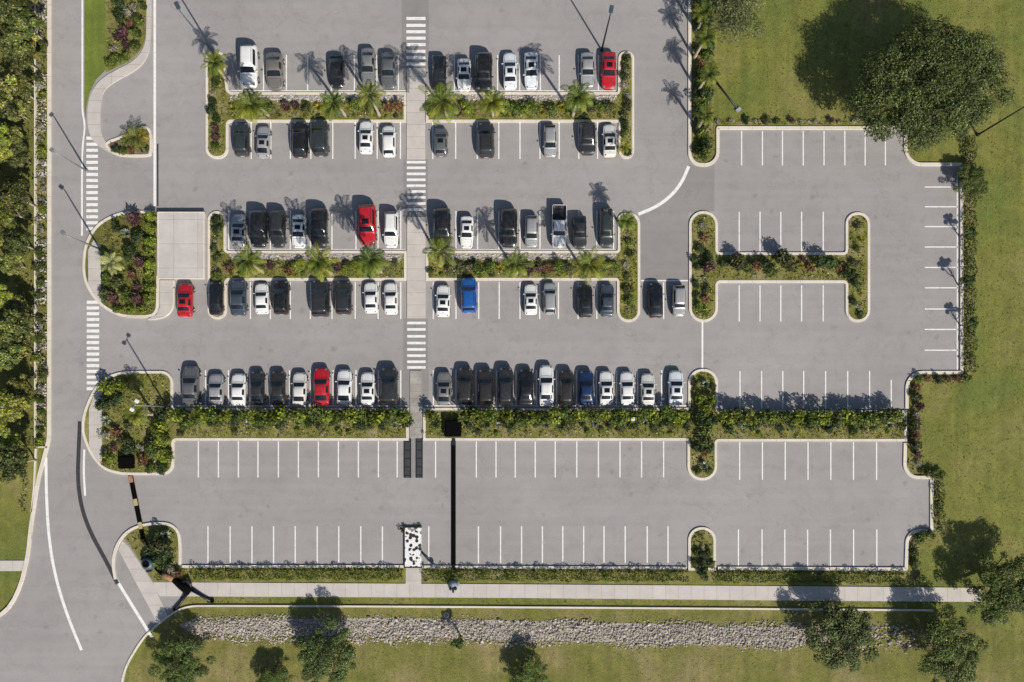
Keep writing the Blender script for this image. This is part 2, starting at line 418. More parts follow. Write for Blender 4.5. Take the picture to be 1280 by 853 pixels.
curve_line('lane_line', [(57.5, 572), (58, 620), (61, 674), (70, 725), (85, 772), (102, 813)], 3.6)
curve_line('lane_line', [(105.5, 562), (104.5, 590), (106.5, 620)], 2.6)
curve_line('lane_line', [(145, 724), (166, 758), (190, 797)], 3.8)
curve_line('circulation_line', [(798, 268), (820, 259), (838, 246), (852, 229), (861, 208)], 4.0, 0.011)
struct(strip('tar_seam', chaikin([(100, 527), (98.5, 560), (97, 600), (102, 636), (114, 668), (132, 700), (147, 730)], 3), 5.0, None, 0.016, 'tar'))
struct(strip('painted_pole_shadow', [(197.2, 180), (197.2, 258)], 2.0, None, 0.012, 'tar'))  # dark strip painted on the asphalt as a lamp pole's shadow
def crosswalk(x0, x1, ys, th, label):
    o = lines('crosswalk', [(x0, y, x1, y) for y in ys], th, 0.012); return o
crosswalk(508, 532, [23.4, 32, 40, 48, 56, 64.5, 72.3, 80.2], 3.8, '')
crosswalk(508.5, 532, [203, 210, 217.6, 225, 232.4, 239.7, 247, 254.6, 262.2], 3.2, '')
crosswalk(509, 532, [404, 412, 420.6, 429, 437, 444.8, 452.4, 459.5], 3.2, '')
crosswalk(108, 122.5, [173 + 7.55 * i for i in range(16)], 3.9, '')
crosswalk(108.5, 124, [378 + 7.2 * i for i in range(16)], 3.9, '')

# walkways and pads
struct(prism('walkway', [(508.5, 86), (531.5, 86), (531.5, 199.5), (508.5, 199.5)], -0.02, 0.12, 'walk'))
struct(prism('walkway', [(509, 271.5), (532, 271.5), (532, 398), (509, 398)], -0.02, 0.12, 'walk'))
struct(prism('walkway', [(512.5, 463.5), (527, 463.5), (527, 548), (512.5, 548)], -0.02, 0.10, 'oldwalk'))
struct(prism('walkway', [(507, 709.5), (526.5, 709.5), (526.5, 731), (507, 731)], -0.03, 0.030, 'walk'))
struct(prism('sidewalk', [(188, 728), (640, 730.5), (1000, 733), (1227, 735), (1227, 752.5), (1000, 751), (640, 747.5), (200, 745.5)], -0.06, 0.022, 'sidewalk'))
struct(prism('sidewalk', [(-60, 701), (31, 701), (29, 714), (-60, 714)], -0.06, 0.02, 'sidewalk'))
struct(prism('sidewalk', chaikin([(183, -60), (190, -60), (189.5, 52), (184, 75), (170, 89), (145, 102), (130, 113), (126, 130), (125.5, 155), (128, 170), (138, 186), (147, 194),
                                  (140, 193), (120, 181), (112, 168), (109.5, 150), (110.5, 128), (116, 113), (128, 98), (148, 87), (168, 77), (180, 62), (184, 45)], 2, True), -0.02, 0.12, 'walk'))
struct(prism('verge_walkway', [(148, 687), (153, 676), (161, 683), (191, 728), (210, 771), (197, 779)], -0.02, 0.040, 'walk'))

# ------------------------------------------------------------------ planted islands: kerb ring + fill
def island(name, pts, wpx=3.6, fill='bed', kz=0.15, fz=0.10, mat='kerb'):
    pts = [Vector(p[:2]) for p in pts] if not isinstance(pts[0], Vector) else pts
    mid = offset(pts, wpx / 2)
    struct(strip(name + '_kerb', mid, wpx, -0.04, kz, mat, closed=True))
    struct(prism(name + '_ground', offset(pts, wpx * 0.8), -0.03, fz, fill))
ISL = {}
ISL['ABL'] = fillet([(257.5, 64, 10), (281, 64, 12), (286, 116, 6), (508, 116), (508, 153.5), (286, 153.5, 3), (286, 199, 13), (257.5, 199, 13)])
ISL['ABR'] = fillet([(532.5, 116), (772, 116, 2), (773, 65, 9), (792.5, 65, 9), (792.5, 199, 9.5), (773, 199, 9.5), (773, 153.5, 2), (532.5, 153.5)])
ISL['CDL'] = fillet([(260, 264.5, 11.5), (283, 264.5, 11.5), (283, 314, 3), (508.5, 314), (508.5, 351), (284, 351, 3), (284, 399.5, 12), (260, 399.5, 12)])
ISL['CDR'] = fillet([(532.5, 314), (772, 314, 2), (772, 266.5, 9), (800, 266.5, 14), (800, 403, 14), (771, 403, 14), (771, 351, 2), (532.5, 351)])
ISL['MID'] = fillet([(861, 264.5, 17.5), (897, 264.5, 17.5), (897, 316, 3), (1056.5, 316, 3), (1056.5, 266, 14.5), (1087, 266, 14.5), (1087, 403, 14.5), (1056.5, 403, 14.5), (1056.5, 354, 3), (897, 354, 3), (897, 403, 17.5), (861, 403, 17.5)])
ISL['P1'] = chaikin([(104, 325), (106, 308), (114, 290), (126, 277), (144, 268), (160, 264), (197, 264), (199.5, 264), (199.5, 266), (199.5, 380), (197, 392), (188, 398), (156, 397.5), (141, 392), (127, 383), (115, 370), (107, 355), (104, 341)], 2, True)
ISL['HBL'] = chaikin([(103, 528), (105, 516), (110, 502), (118, 486), (128, 474), (143, 467), (160, 464)], 2) + fillet([(165, 464), (217, 464, 15), (217, 510, 2), (511, 510), (511, 551), (218, 551, 3), (218, 594, 15), (165, 594)]) + chaikin([(153, 593.5), (140, 591), (128, 586), (115, 571), (107, 554), (103, 540)], 2)
ISL['HBR'] = fillet([(529, 510), (860, 510, 2), (860, 461.5, 17.5), (897, 461.5, 17.5), (897, 513, 2), (1133, 513), (1133, 552), (896, 552, 2), (896, 600.5, 17.5), (859, 600.5, 17.5), (859, 551, 2), (529, 551)])
ISL['LOW'] = fillet([(860, 713), (860, 659, 16.5), (894.5, 659, 16.5), (894.5, 713)])
ISL['ENT'] = chaikin([(130, 183), (145, 195.5), (160, 197), (186, 197), (191, 193), (191, 170), (188, 160), (178, 157), (150, 172), (136, 176)], 2, True)
for k, fill in (('ABL', 'bed'), ('ABR', 'bed'), ('CDL', 'bed'), ('CDR', 'bed'), ('MID', 'bed'), ('P1', 'wood_floor'), ('HBL', 'bed'), ('HBR', 'bed'), ('LOW', 'bed'), ('ENT', 'soil')):
    island('planting_island', ISL[k], 3.2, fill)
# gravel strips on the north side of the palm beds
for x0, x1, y0, y1 in ((288, 504, 119.8, 127), (536, 770, 119.8, 126), (286, 504, 318, 326), (536, 770, 318, 325)):
    struct(prism('gravel_strip', [(x0, y0), (x1, y0), (x1 - 3, y1), (x0 + 4, y1 - 1)], None, 0.106, 'gravel_bed'))
# walks inside the two rounded planters
struct(prism('planter_walk', [(111, 313), (118, 300), (127, 309), (127, 384), (117, 371), (111, 357)], -0.01, 0.13, 'walk'))
struct(prism('planter_walk', [(112, 512), (118, 494), (128, 483), (128, 583), (116, 566), (112, 556)], -0.01, 0.13, 'walk'))
# kerbs that edge the lot, the road and the lawns
def kerb(pts, wpx=4.0, n=0, z1=0.15, mat='kerb'):
    return struct(strip('kerb', chaikin(pts, n) if n else pts, wpx, -0.08, z1, mat))
kerb([(62.2, -60), (62.2, 540), (61, 552), (55, 575), (48, 600), (42, 640), (38.5, 664), (36, 690), (33, 705), (27, 730), (15, 756), (0, 770), (-30, 787)], 4.4, 1)
kerb([(45.2, -60), (45.2, 558)], 1.8, z1=0.25)
kerb([(60, 559), (45.5, 559)], 1.6)
kerb([(45.2, 561), (43, 610), (40, 640)], 1.8)
kerb(fillet([(862, -60), (862, 206, 14), (897, 207, 16), (897, 160.5, 1), (1131.5, 160.5, 3), (1131.5, 206, 20), (1201.5, 206, 2), (1201.5, 466, 2), (1133, 466, 20), (1133, 511)]), 4.0)
kerb(fillet([(1131, 554), (1130, 597, 24), (1164, 597, 1), (1164, 663.5, 1), (1133.5, 664, 18), (1132, 711.3, 1), (897, 710.3)]), 4.0)
kerb([(228, 708), (506, 708)], 3.0); kerb([(527.5, 708.5), (858, 710)], 3.0)
kerb([(145, 724), (142, 708), (143, 692), (149, 677), (160, 664), (177, 656.5), (197, 654), (212, 655), (222, 662), (225.5, 674), (225.5, 706)], 3.4, 2)
struct(prism('corner_planter_ground', [(162, 681), (155, 674), (163, 665), (178, 659), (197, 656), (211, 657), (220, 664), (223, 675), (223, 708), (240, 710), (240, 727.5), (192, 727.5)], -0.03, 0.05, 'verge'))
kerb([(153, 860), (153, 850), (157, 836), (163, 823), (178, 799), (190, 787), (208, 772), (222, 763), (236, 758), (256, 757), (640, 759), (1000, 761.5), (1166, 763)], 2.2, 2, z1=0.12)
struct(prism('mown_strip', [(105.5, -60), (132, -60), (132, 88), (120, 100), (112, 116), (108, 134), (107.5, 150), (105.5, 140)], None, -0.0 + 0.006, 'mown'))
struct(prism('verge_bed_ground', [(132, -60), (184, -60), (183, 45), (178, 60), (166, 74), (148, 84), (132, 91)], None, 0.007, 'bed'))
struct(prism('lawn_border', [(865, -60), (892, -60), (892, 152), (1060, 152), (1060, 157), (895, 157), (895, 190), (888, 202), (878, 205), (868, 203), (865, 196)], None, 0.008, 'bed'))
for pts in ([(204, 0)],): pass
struct(prism('lawn_border', [(1204, 160), (1218, 160), (1218, 479), (1152, 480), (1152, 590), (1178, 598), (1178, 664), (1150, 672), (1150, 728), (1134, 728), (1134, 666), (1166, 666), (1166, 595), (1135, 590), (1135, 469), (1204, 469)], None, -0.030, 'bed'))
struct(prism('hedge_bed_ground', [(240, 710), (505, 710), (505, 728), (240, 728)], None, 0.012, 'bed'))
struct(prism('hedge_bed_ground', [(528, 710.5), (1133, 713.5), (1133, 732), (528, 728.5)], None, 0.012, 'bed'))

# raised concrete platform beside the rounded planter, and its path
plat = tag(empty('concrete_platform', W(229, 308)), 'pale raised concrete platform between the rounded planter and the palm beds', 'platform')
def local(o, root):
    o.parent = root; o.matrix_parent_inverse = Matrix.Translation(-Vector(root.location)); return o
local(prism('slab', [(200.5, 267.5), (257.5, 267.5), (257.5, 349.5), (200.5, 349.5)], -0.03, 0.60, 'pad'), plat)
local(strip('edge_trim', fillet([(200.5, 267.5), (257.5, 267.5), (257.5, 349.5), (200.5, 349.5)]), 1.4, 0.45, 0.62, 'kerb', closed=True), plat)
struct(prism('path', [(200.5, 350.5), (218, 350.5), (218, 380), (214, 390), (206, 396.5), (196, 398.5), (187, 398.5), (197, 393), (200.5, 384)], -0.02, 0.13, 'walk'))
struct(strip('path_kerb', chaikin([(218, 351), (218, 378), (215, 389), (207, 396.5), (196, 399.5), (186, 399.5)], 2), 1.6, -0.02, 0.15, 'kerb'))

# ------------------------------------------------------------------ leaves
def rand_unit(g, n):
    v = g.normal(size=(n, 3)); return v / np.linalg.norm(v, axis=1, keepdims=True)
def np_mesh(name, verts, k, tint):
    """verts (n, k, 3): n separate k-gons; tint (n, 3)"""
    n = len(verts); me = bpy.data.meshes.new(name)
    me.vertices.add(n * k); me.vertices.foreach_set('co', verts.reshape(-1).astype(np.float32))
    me.loops.add(n * k); me.loops.foreach_set('vertex_index', np.arange(n * k, dtype=np.int32))
    me.polygons.add(n); me.polygons.foreach_set('loop_start', np.arange(0, n * k, k, dtype=np.int32))
    me.update(calc_edges=True)
    a = me.color_attributes.new('tint', 'FLOAT_COLOR', 'POINT')
    c = np.ones((n, k, 4), np.float32); c[:, :, :3] = tint[:, None, :]
    a.data.foreach_set('color', c.reshape(-1))
    return me
def leaf_quads(g, pos, nrm, size, aspect=0.5):
    n = len(pos)
    t = np.cross(nrm, rand_unit(g, n)); t /= np.linalg.norm(t, axis=1, keepdims=True) + 1e-9
    b = np.cross(nrm, t); L = (size * g.uniform(0.65, 1.35, n))[:, None]
    fold = nrm * L * 0.12
    return np.stack([pos - t * L * .5, pos + b * L * aspect * .5 + fold, pos + t * L * .5, pos - b * L * aspect * .5 + fold], axis=1)
def pick(g, cols, n):
    cols = np.array(cols, float); wt = cols[:, 3] / cols[:, 3].sum() if cols.shape[1] > 3 else None
    return cols[g.choice(len(cols), n, p=wt), :3]
def blob_leaves(name, blobs, n, size, seed, cols, up=0.5, inner=0.55, aspect=0.55, shade=0.45):
    g = np.random.default_rng(seed); B = np.array(blobs, float)
    vol = (B[:, 3] * B[:, 4] * B[:, 5]) ** 0.72; k = g.choice(len(B), n, p=vol / vol.sum())
    d = rand_unit(g, n); d[:, 2] = np.where((d[:, 2] < -0.35), -d[:, 2], d[:, 2])
    r = inner + (1.05 - inner) * np.sqrt(g.random(n))
    lump = 1 + 0.16 * np.sin(d[:, 0] * 7 + k) * np.cos(d[:, 1] * 6 + 2 * k)
    pos = B[k, :3] + d * B[k, 3:6] * (r * lump)[:, None]
    nrm = d * 0.7 + rand_unit(g, n) * 0.75 + np.array([0, 0, up]); nrm /= np.linalg.norm(nrm, axis=1, keepdims=True)
    q = leaf_quads(g, pos, nrm, np.full(n, size), aspect)
    bt = g.uniform(0.62, 1.38, len(B))[k]
    sh = (1 - shade + shade * np.clip((r - inner) / (1.05 - inner), 0, 1)) * g.uniform(0.8, 1.2, n) * bt * (.72 + .40 * np.clip(d[:, 2] + .2, 0, 1))  # shade put into the leaf colour: darker inside and under each clump
    return np_mesh(name, q, 4, pick(g, cols, n) * sh[:, None])
def blades(name, rows, seed, cols):
    """rows of (base, tip, width, bend up); a bent pointed blade of two quads"""
    g = np.random.default_rng(seed); vs = []; tn = []
    for (b, t, wd, lift) in rows:
        b = np.array(b); t = np.array(t); d = t - b; s = np.cross(d, [0, 0, 1.0]); s = s / (np.linalg.norm(s) + 1e-9) * wd / 2
        m = (b + t) / 2 + np.array([0, 0, lift])
        c = pick(g, cols, 1)[0] * g.uniform(0.75, 1.25)
        vs.append([b - s * .6, b + s * .6, m + s, m - s]); tn.append(c * 0.85)
        vs.append([m - s, m + s, t + s * .12, t - s * .12]); tn.append(c * 1.08)
    return np_mesh(name, np.array(vs), 4, np.array(tn))
def in_poly(pts, x, y):
    c = False; n = len(pts)
    for i in range(n):
        a, b = pts[i], pts[i - 1]
        if (a[1] > y) != (b[1] > y) and x < (b[0] - a[0]) * (y - a[1]) / (b[1] - a[1] + 1e-12) + a[0]: c = not c
    return c
def ground_leaves(name, pts, per_m2, size, seed, cols, z=0.10, hgt=0.25, holes=(), label=None, flat=0.8, lo=0.55):
    g = np.random.default_rng(seed); pts = [(p[0], p[1]) for p in pts]
    xs = [p[0] for p in pts]; ys = [p[1] for p in pts]
    n = int((max(xs) - min(xs)) * (max(ys) - min(ys)) / 100 * per_m2)
    q = np.stack([g.uniform(min(xs), max(xs), n), g.uniform(min(ys), max(ys), n)], 1)
    # clumps: keep by a lumpy field
    f = np.sin(q[:, 0] * .11 + seed) * np.sin(q[:, 1] * .17 + seed * 2) + np.sin(q[:, 0] * .31 + q[:, 1] * .23)
    keep = g.random(n) < np.clip(0.62 + 0.3 * f, 0.12, 1)
    keep &= np.array([in_poly(pts, a, b) and not any(in_poly(h, a, b) for h in holes) for a, b in q])
    q = q[keep]; n = len(q)
    pos = np.stack([(q[:, 0] - 640) / 10, (426.5 - q[:, 1]) / 10, z + g.random(n) * hgt], 1)
    nrm = rand_unit(g, n) * (0.7 if flat < 1 else .35) + np.array([0, 0, flat]); nrm /= np.linalg.norm(nrm, axis=1, keepdims=True)
    sh = g.uniform(lo, 1.3, n)
    me = np_mesh(name, leaf_quads(g, pos, nrm, np.full(n, size), 0.5), 4, pick(g, cols, n) * sh[:, None])
    o = link(name, me, 'leaf'); o['kind'] = 'stuff'; return o

GREEN = [(0.075, 0.115, 0.018, 3), (0.11, 0.15, 0.024, 3), (0.045, 0.078, 0.014, 2), (0.17, 0.19, 0.03, 1)]
LIME = [(0.19, 0.24, 0.024, 3), (0.25, 0.28, 0.03, 2), (0.11, 0.16, 0.02, 2)]
DARK = [(0.030, 0.055, 0.018, 3), (0.045, 0.075, 0.02, 3), (0.07, 0.10, 0.03, 1)]
BLUEG = [(0.07, 0.11, 0.075, 3), (0.12, 0.16, 0.12, 2), (0.05, 0.08, 0.05, 2)]
OLIVE = [(0.075, 0.092, 0.024, 3), (0.105, 0.115, 0.036, 3), (0.048, 0.064, 0.018, 3), (0.16, 0.165, 0.065, 1)]
PURP = [(0.10, 0.045, 0.05, 3), (0.16, 0.075, 0.07, 2), (0.06, 0.035, 0.035, 2), (0.20, 0.12, 0.09, 1)]
RUST = [(0.20, 0.10, 0.05, 3), (0.26, 0.15, 0.07, 2), (0.12, 0.07, 0.04, 2)]
PINK = [(0.07, 0.11, 0.025, 5), (0.42, 0.16, 0.26, 1.2), (0.10, 0.14, 0.03, 3)]
YELL = [(0.36, 0.30, 0.03, 3), (0.24, 0.24, 0.03, 2), (0.12, 0.15, 0.02, 1)]
PALE = [(0.30, 0.28, 0.22, 3), (0.40, 0.38, 0.33, 2), (0.18, 0.19, 0.11, 2)]
STRAW = [(0.27, 0.24, 0.10, 3), (0.20, 0.21, 0.06, 3), (0.36, 0.32, 0.17, 1)]

OLIVE2_ = [(0.15, 0.16, 0.04, 3), (0.20, 0.20, 0.05, 3)]
# ------------------------------------------------------------------ ground cover growing in the beds (uncountable)
def W2(o): return [(p.x, p.y) for p in o]
CVR = GREEN + [(0.27, 0.26, 0.05, 5), (0.34, 0.30, 0.12, 3), (0.19, 0.22, 0.03, 5), (0.44, 0.40, 0.28, 1)]
for i, (k, d, cols) in enumerate((('ABL', 26, CVR), ('ABR', 26, CVR), ('CDL', 26, CVR), ('CDR', 26, CVR), ('MID', 22, CVR), ('HBL', 24, CVR), ('HBR', 24, CVR), ('LOW', 24, GREEN + STRAW), ('P1', 22, GREEN + [(0.20, 0.22, 0.035, 6), (0.26, 0.25, 0.06, 3)]), ('ENT', 24, GREEN + RUST))):
    holes = []
    if k == 'P1': holes = [[(100, 260), (128, 260), (128, 400), (100, 400)]]
    if k == 'HBL': holes = [[(100, 470), (129, 470), (129, 590), (100, 590)]]
    if k in ('ABL', 'ABR'): holes = [[(288, 119), (770, 119), (770, 127), (288, 127)]]
    if k in ('CDL', 'CDR'): holes = [[(288, 317), (770, 317), (770, 325), (288, 325)]]
    ground_leaves('ground_cover', W2(offset(ISL[k], 4.2)), d, 0.26, 100 + i, cols, 0.10, 0.22, holes)
ground_leaves('ground_cover', [(46, -40), (59.5, -40), (59.5, 557), (46, 557)], 30, 0.30, 120, GREEN + OLIVE + [(0.3, 0.27, 0.2, 2)], -0.03, 0.35)
ground_leaves('ground_cover', [(134, -30), (182, -30), (182, 45), (176, 60), (164, 73), (148, 82), (134, 88)], 26, 0.26, 121, GREEN + STRAW, 0.0, 0.25)
ground_leaves('ground_cover', [(866, -30), (891, -30), (891, 150), (893, 190), (880, 203), (868, 200)], 30, 0.30, 122, GREEN + DARK + [(0.25, 0.2, 0.12, 2)], 0.0, 0.35)
ground_leaves('ground_cover', [(895, 150), (1130, 151), (1130, 157), (895, 156.5)], 26, 0.26, 123, GREEN + RUST + PALE, 0.0, 0.3)
ground_leaves('ground_cover', [(164, 682), (158, 674), (178, 661), (210, 659), (220, 668), (222, 708), (240, 711), (240, 727), (196, 726)], 20, 0.26, 124, GREEN + STRAW, 0.05, 0.2)
ground_leaves('ground_cover', [(1136, 470), (1216, 470), (1216, 480), (1152, 482), (1152, 590), (1176, 598), (1176, 664), (1150, 670), (1148, 726), (1136, 726), (1136, 668), (1168, 664), (1166, 598), (1136, 588)], 26, 0.28, 125, GREEN + PURP + DARK, -0.03, 0.4)
ground_leaves('undergrowth', [(-120, -40), (44, -40), (44, 556), (30, 570), (20, 600), (-120, 640)], 9, 0.36, 126, GREEN + OLIVE2_ + STRAW, -0.03, 0.5)
ground_leaves('undergrowth', [(24, 570), (34, 575), (36, 600), (33, 640), (26, 645), (28, 610)], 30, 0.3, 127, GREEN + LIME + STRAW, -0.03, 0.7)
# rough grass tufts of the lawns
def tufts(name, polys, per_m2, seed, cols, size=0.22, holes=()):
    for i, p in enumerate(polys):
        ground_leaves(name, p, per_m2, size, seed + i, cols, -0.045, 0.02, holes, flat=2.5, lo=0.85)
LAWNC = [(0.15, 0.165, 0.024, 3), (0.18, 0.185, 0.03, 3), (0.23, 0.21, 0.06, 1), (0.12, 0.14, 0.02, 2)]
tufts('grass', [[(893, -20), (1300, -20), (1300, 470), (1219, 470), (1219, 158), (1128, 156), (893, 150)], [(1153, 481), (1300, 470), (1300, 730), (1152, 730), (1152, 676), (1180, 664), (1180, 590), (1153, 588)]], 5.0, 130, LAWNC)
tufts('grass', [[(256, 758), (1300, 764), (1300, 870), (160, 870), (170, 830)]], 6.0, 140, LAWNC + [(0.26, 0.21, 0.10, 3), (0.19, 0.165, 0.055, 3)])
tufts('grass', [[(200, 747), (1226, 754), (1166, 762), (236, 756.5)]], 9.0, 145, [(0.12, 0.14, 0.025, 3), (0.17, 0.17, 0.04, 2), (0.07, 0.09, 0.02, 2)])
struct(prism('gravel_band', [(244, 781), (290, 774), (500, 773), (760, 779), (985, 784), (1010, 790), (1000, 806), (985, 808), (760, 803), (500, 796), (300, 795), (262, 790)], None, -0.036, 'gravel_bed'))
# the riprap band below the sidewalk
def riprap():
    g = np.random.default_rng(5); vs = []; fs = []; tint = []
    bm = bmesh.new(); bmesh.ops.create_icosphere(bm, subdivisions=1, radius=1); bm.verts.ensure_lookup_table()
    iv = np.array([v.co[:] for v in bm.verts]); jf = [[v.index for v in f.verts] for f in bm.faces]; bm.free()
    V = []; F = []; C = []; b = 0
    while len(C) < 11500:
        px = g.uniform(226, 1165); u = (px - 226) / 940
        top = 770 + 13 * u + 2.2 * math.sin(px * .05) + 1.6 * math.sin(px * .17); bot = 800 + 12 * u + 2.2 * math.sin(px * .04 + 1) + 1.5 * math.sin(px * .13)
        if px < 262: bot = min(bot, 784 + (px - 226) * .5); top = max(top, 780 - (px - 226) * .3)
        py = g.normal((top + bot) / 2, (bot - top) * .34)
        if py < top - 3 or py > bot + 3: continue
        if g.random() < 0.45 * max(0, math.sin(px * .021 + 1) * math.sin(py * .35 + px * .05)) + .05: continue
        if px > 985 and g.random() < (px - 985) / 210: continue
        s = g.choice([g.uniform(0.04, 0.09), g.uniform(.08, .15)], p=[.6, .4]) * (1.6 if g.random() < .05 else 1) * (1 if top < py < bot else .7)
        rot = Matrix.Rotation(g.uniform(0, 6.3), 3, 'Z') @ Matrix.Rotation(g.uniform(0, 6.3), 3, 'X')
        q = iv * (1 + g.uniform(-.25, .25, (len(iv), 1))) * np.array([s * g.uniform(.9, 1.5), s, s * g.uniform(.6, .9)])
        q = q @ np.array(rot).T + np.array([X(px), Y(py), -0.03 + s * .35])
        V.append(q); F.append(np.array(jf) + b); b += len(iv)
        C.append(np.array([.40, .36, .305]) * g.uniform(.65, 1.35) * np.array([1, g.uniform(.95, 1.02), g.uniform(.88, 1.08)]))
    me = bpy.data.meshes.new('riprap_gravel'); me.from_pydata(np.concatenate(V).tolist(), [], np.concatenate(F).tolist())
    a = me.color_attributes.new('tint', 'FLOAT_COLOR', 'POINT')
    c = np.ones((len(C), len(iv), 4), np.float32); c[:, :, :3] = np.array(C)[:, None, :]; a.data.foreach_set('color', c.reshape(-1))
    o = link('riprap_gravel', me, 'stone'); tag(o, 'broken grey riprap stones in a long drainage band below the sidewalk', None, None, 'stuff')
riprap()
ground_leaves('weeds', [(235, 770), (500, 770), (760, 776), (1150, 784), (1150, 812), (760, 806), (500, 799), (262, 796)], 2.2, .22, 150, GREEN + STRAW, .12, .12)
def pebbles(rects, n, seed):
    g = np.random.default_rng(seed)
    bm = bmesh.new(); bmesh.ops.create_icosphere(bm, subdivisions=1, radius=1)
    iv = np.array([v.co[:] for v in bm.verts]); jf = np.array([[v.index for v in f.verts] for f in bm.faces]); bm.free()
    V = []; F = []; C = []
    for i in range(n):
        x0, x1, y0, y1 = rects[g.integers(len(rects))]
        s = g.uniform(.05, .13)
        V.append(iv * s * np.array([1.2, 1, .7]) * (1 + g.uniform(-.2, .2, (len(iv), 1))) + np.array([X(g.uniform(x0, x1)), Y(g.uniform(y0, y1)), 0.11 + s * .3])); F.append(jf + i * len(iv))
        C.append(np.array([.42, .39, .35]) * g.uniform(.5, 1.45))
    me = bpy.data.meshes.new('pebbles'); me.from_pydata(np.concatenate(V).tolist(), [], np.concatenate(F).tolist())
    a = me.color_attributes.new('tint', 'FLOAT_COLOR', 'POINT')
    c = np.ones((len(C), len(iv), 4), np.float32); c[:, :, :3] = np.array(C)[:, None, :]; a.data.foreach_set('color', c.reshape(-1))
    tag(link('pebbles', me, 'stone'), None, None, None, 'stuff')
pebbles([(288, 504, 120, 128), (536, 770, 120, 127), (288, 504, 318, 327), (536, 770, 318, 326)], 1500, 9)
pebbles([(46, 59, 200, 222), (46, 59, 250, 275), (46, 59, 300, 340), (46, 59, 350, 380), (46, 59, 395, 455), (46, 59, 480, 510), (46, 59, 0, 30), (46, 59, 90, 165)], 900, 11)

# ------------------------------------------------------------------ palms
def palm_crown(seed, nf=20, L=2.0, cols=None, droop=0.9, leaflets=15):
    g = np.random.default_rng(seed); vs = []; tn = []
    cols = cols or [(0.12, 0.155, 0.018, 3), (0.20, 0.215, 0.026, 3), (0.065, 0.10, 0.016, 2.5)]
    for i in range(nf):
        a = i * 2.399 + g.uniform(-.2, .2); t_ = i / nf
        el = R(72 - 88 * t_ + g.uniform(-8, 8)); l = L * g.uniform(.82, 1.1) * (0.75 + 0.35 * math.sin(PI * min(1, t_ * 1.2)))
        base = pick(g, cols, 1)[0] * g.uniform(.8, 1.2)
        if t_ > 0.85 and g.random() < .5: base = np.array([.26, .20, .05])
        pts = []; p = np.array([0., 0., 0.]); e = el
        for s in range(leaflets + 3):
            pts.append(p.copy()); d = np.array([math.cos(a) * math.cos(e), math.sin(a) * math.cos(e), math.sin(e)])
            p = p + d * l / (leaflets + 2); e -= droop * 1.6 / (leaflets + 2) * (0.6 + s / leaflets)
        side = np.array([-math.sin(a), math.cos(a), 0.])
        for s in range(leaflets + 2):
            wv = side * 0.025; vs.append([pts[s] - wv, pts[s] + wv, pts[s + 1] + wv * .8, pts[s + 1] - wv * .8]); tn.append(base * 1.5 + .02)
        for s in range(2, leaflets + 2):
            f = s / (leaflets + 1); fl = L * 0.23 * math.sin(PI * (0.12 + 0.80 * f)) + .08
            d = pts[s + 1] - pts[s]; d /= np.linalg.norm(d)
            for sg in (-1, 1):
                q = side * sg * .80 + d * .55 + np.array([0, 0, -0.25 + g.uniform(-.15, .15)]); q /= np.linalg.norm(q)
                wd = d * (0.052 if L > 1.2 else 0.045); tip = pts[s] + q * fl * g.uniform(.85, 1.1)
                mid = (pts[s] + tip) / 2 + np.array([0, 0, .03])
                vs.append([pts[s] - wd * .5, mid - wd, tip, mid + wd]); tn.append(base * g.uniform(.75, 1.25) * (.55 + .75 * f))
    return np_mesh('crown', np.array(vs), 4, np.array(tn))
crown_meshes = [palm_crown(200 + i, (20, 16, 23, 18, 14, 21)[i], (2.0, 2.1, 1.9, 2.15, 2.0, 1.95)[i], None, (.9, .7, 1.15, .8, .95, 1.05)[i]) for i in range(6)]
def make_palm(px, py, h, rpx, k, tint, label, lean=(0, 0)):
    top = P(px, py, h); base = Vector((top.x + lean[0], top.y + lean[1], 0.08))
    for y0, y1 in ((116, 146), (314, 344)):           # foot of the trunk stays inside the planting strip
        if y0 - 5 < py < y1 + 2 and px > 290 and px < 770: base.y = min(max(base.y, Y(y1)), Y(y0 + 6))
    if px > 290 and px < 508: base.x = min(base.x, X(502))
    if 530 < px < 770: base.x = max(base.x, X(538))
    o = empty('palm_tree', base, rng.uniform(0, 6.3)); rz = o.rotation_euler.z
    tag(o, label, 'palm', 'palm trees in the planting beds')
    d = Matrix.Rotation(-rz, 3, 'Z') @ (top - base)
    mb = MB(); pts = [Vector((d.x * t * t, d.y * t * t, d.z * t)) for t in np.linspace(0, 1, 9)]
    mb.tube(pts, [.24, .19, .16, .15, .145, .14, .14, .16, .19], 9)
    for t in np.linspace(.08, .95, 18):
        c = Vector((d.x * t * t, d.y * t * t, d.z * t)); mb.tube([c - Vector((0, 0, .02)), c + Vector((0, 0, .02))], .175 if t > .15 else .22, 9)
    mb.build('trunk', 'palebark', o, True)
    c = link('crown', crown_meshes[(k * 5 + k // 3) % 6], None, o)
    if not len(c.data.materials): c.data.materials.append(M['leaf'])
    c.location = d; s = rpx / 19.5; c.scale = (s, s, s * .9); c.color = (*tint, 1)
    # hanging flower stalk / boot cluster under the crown
    return o
PT = [(.95, 1, 1), (1.1, 1.08, .9), (.8, .92, .95), (1.15, 1.1, .9)]
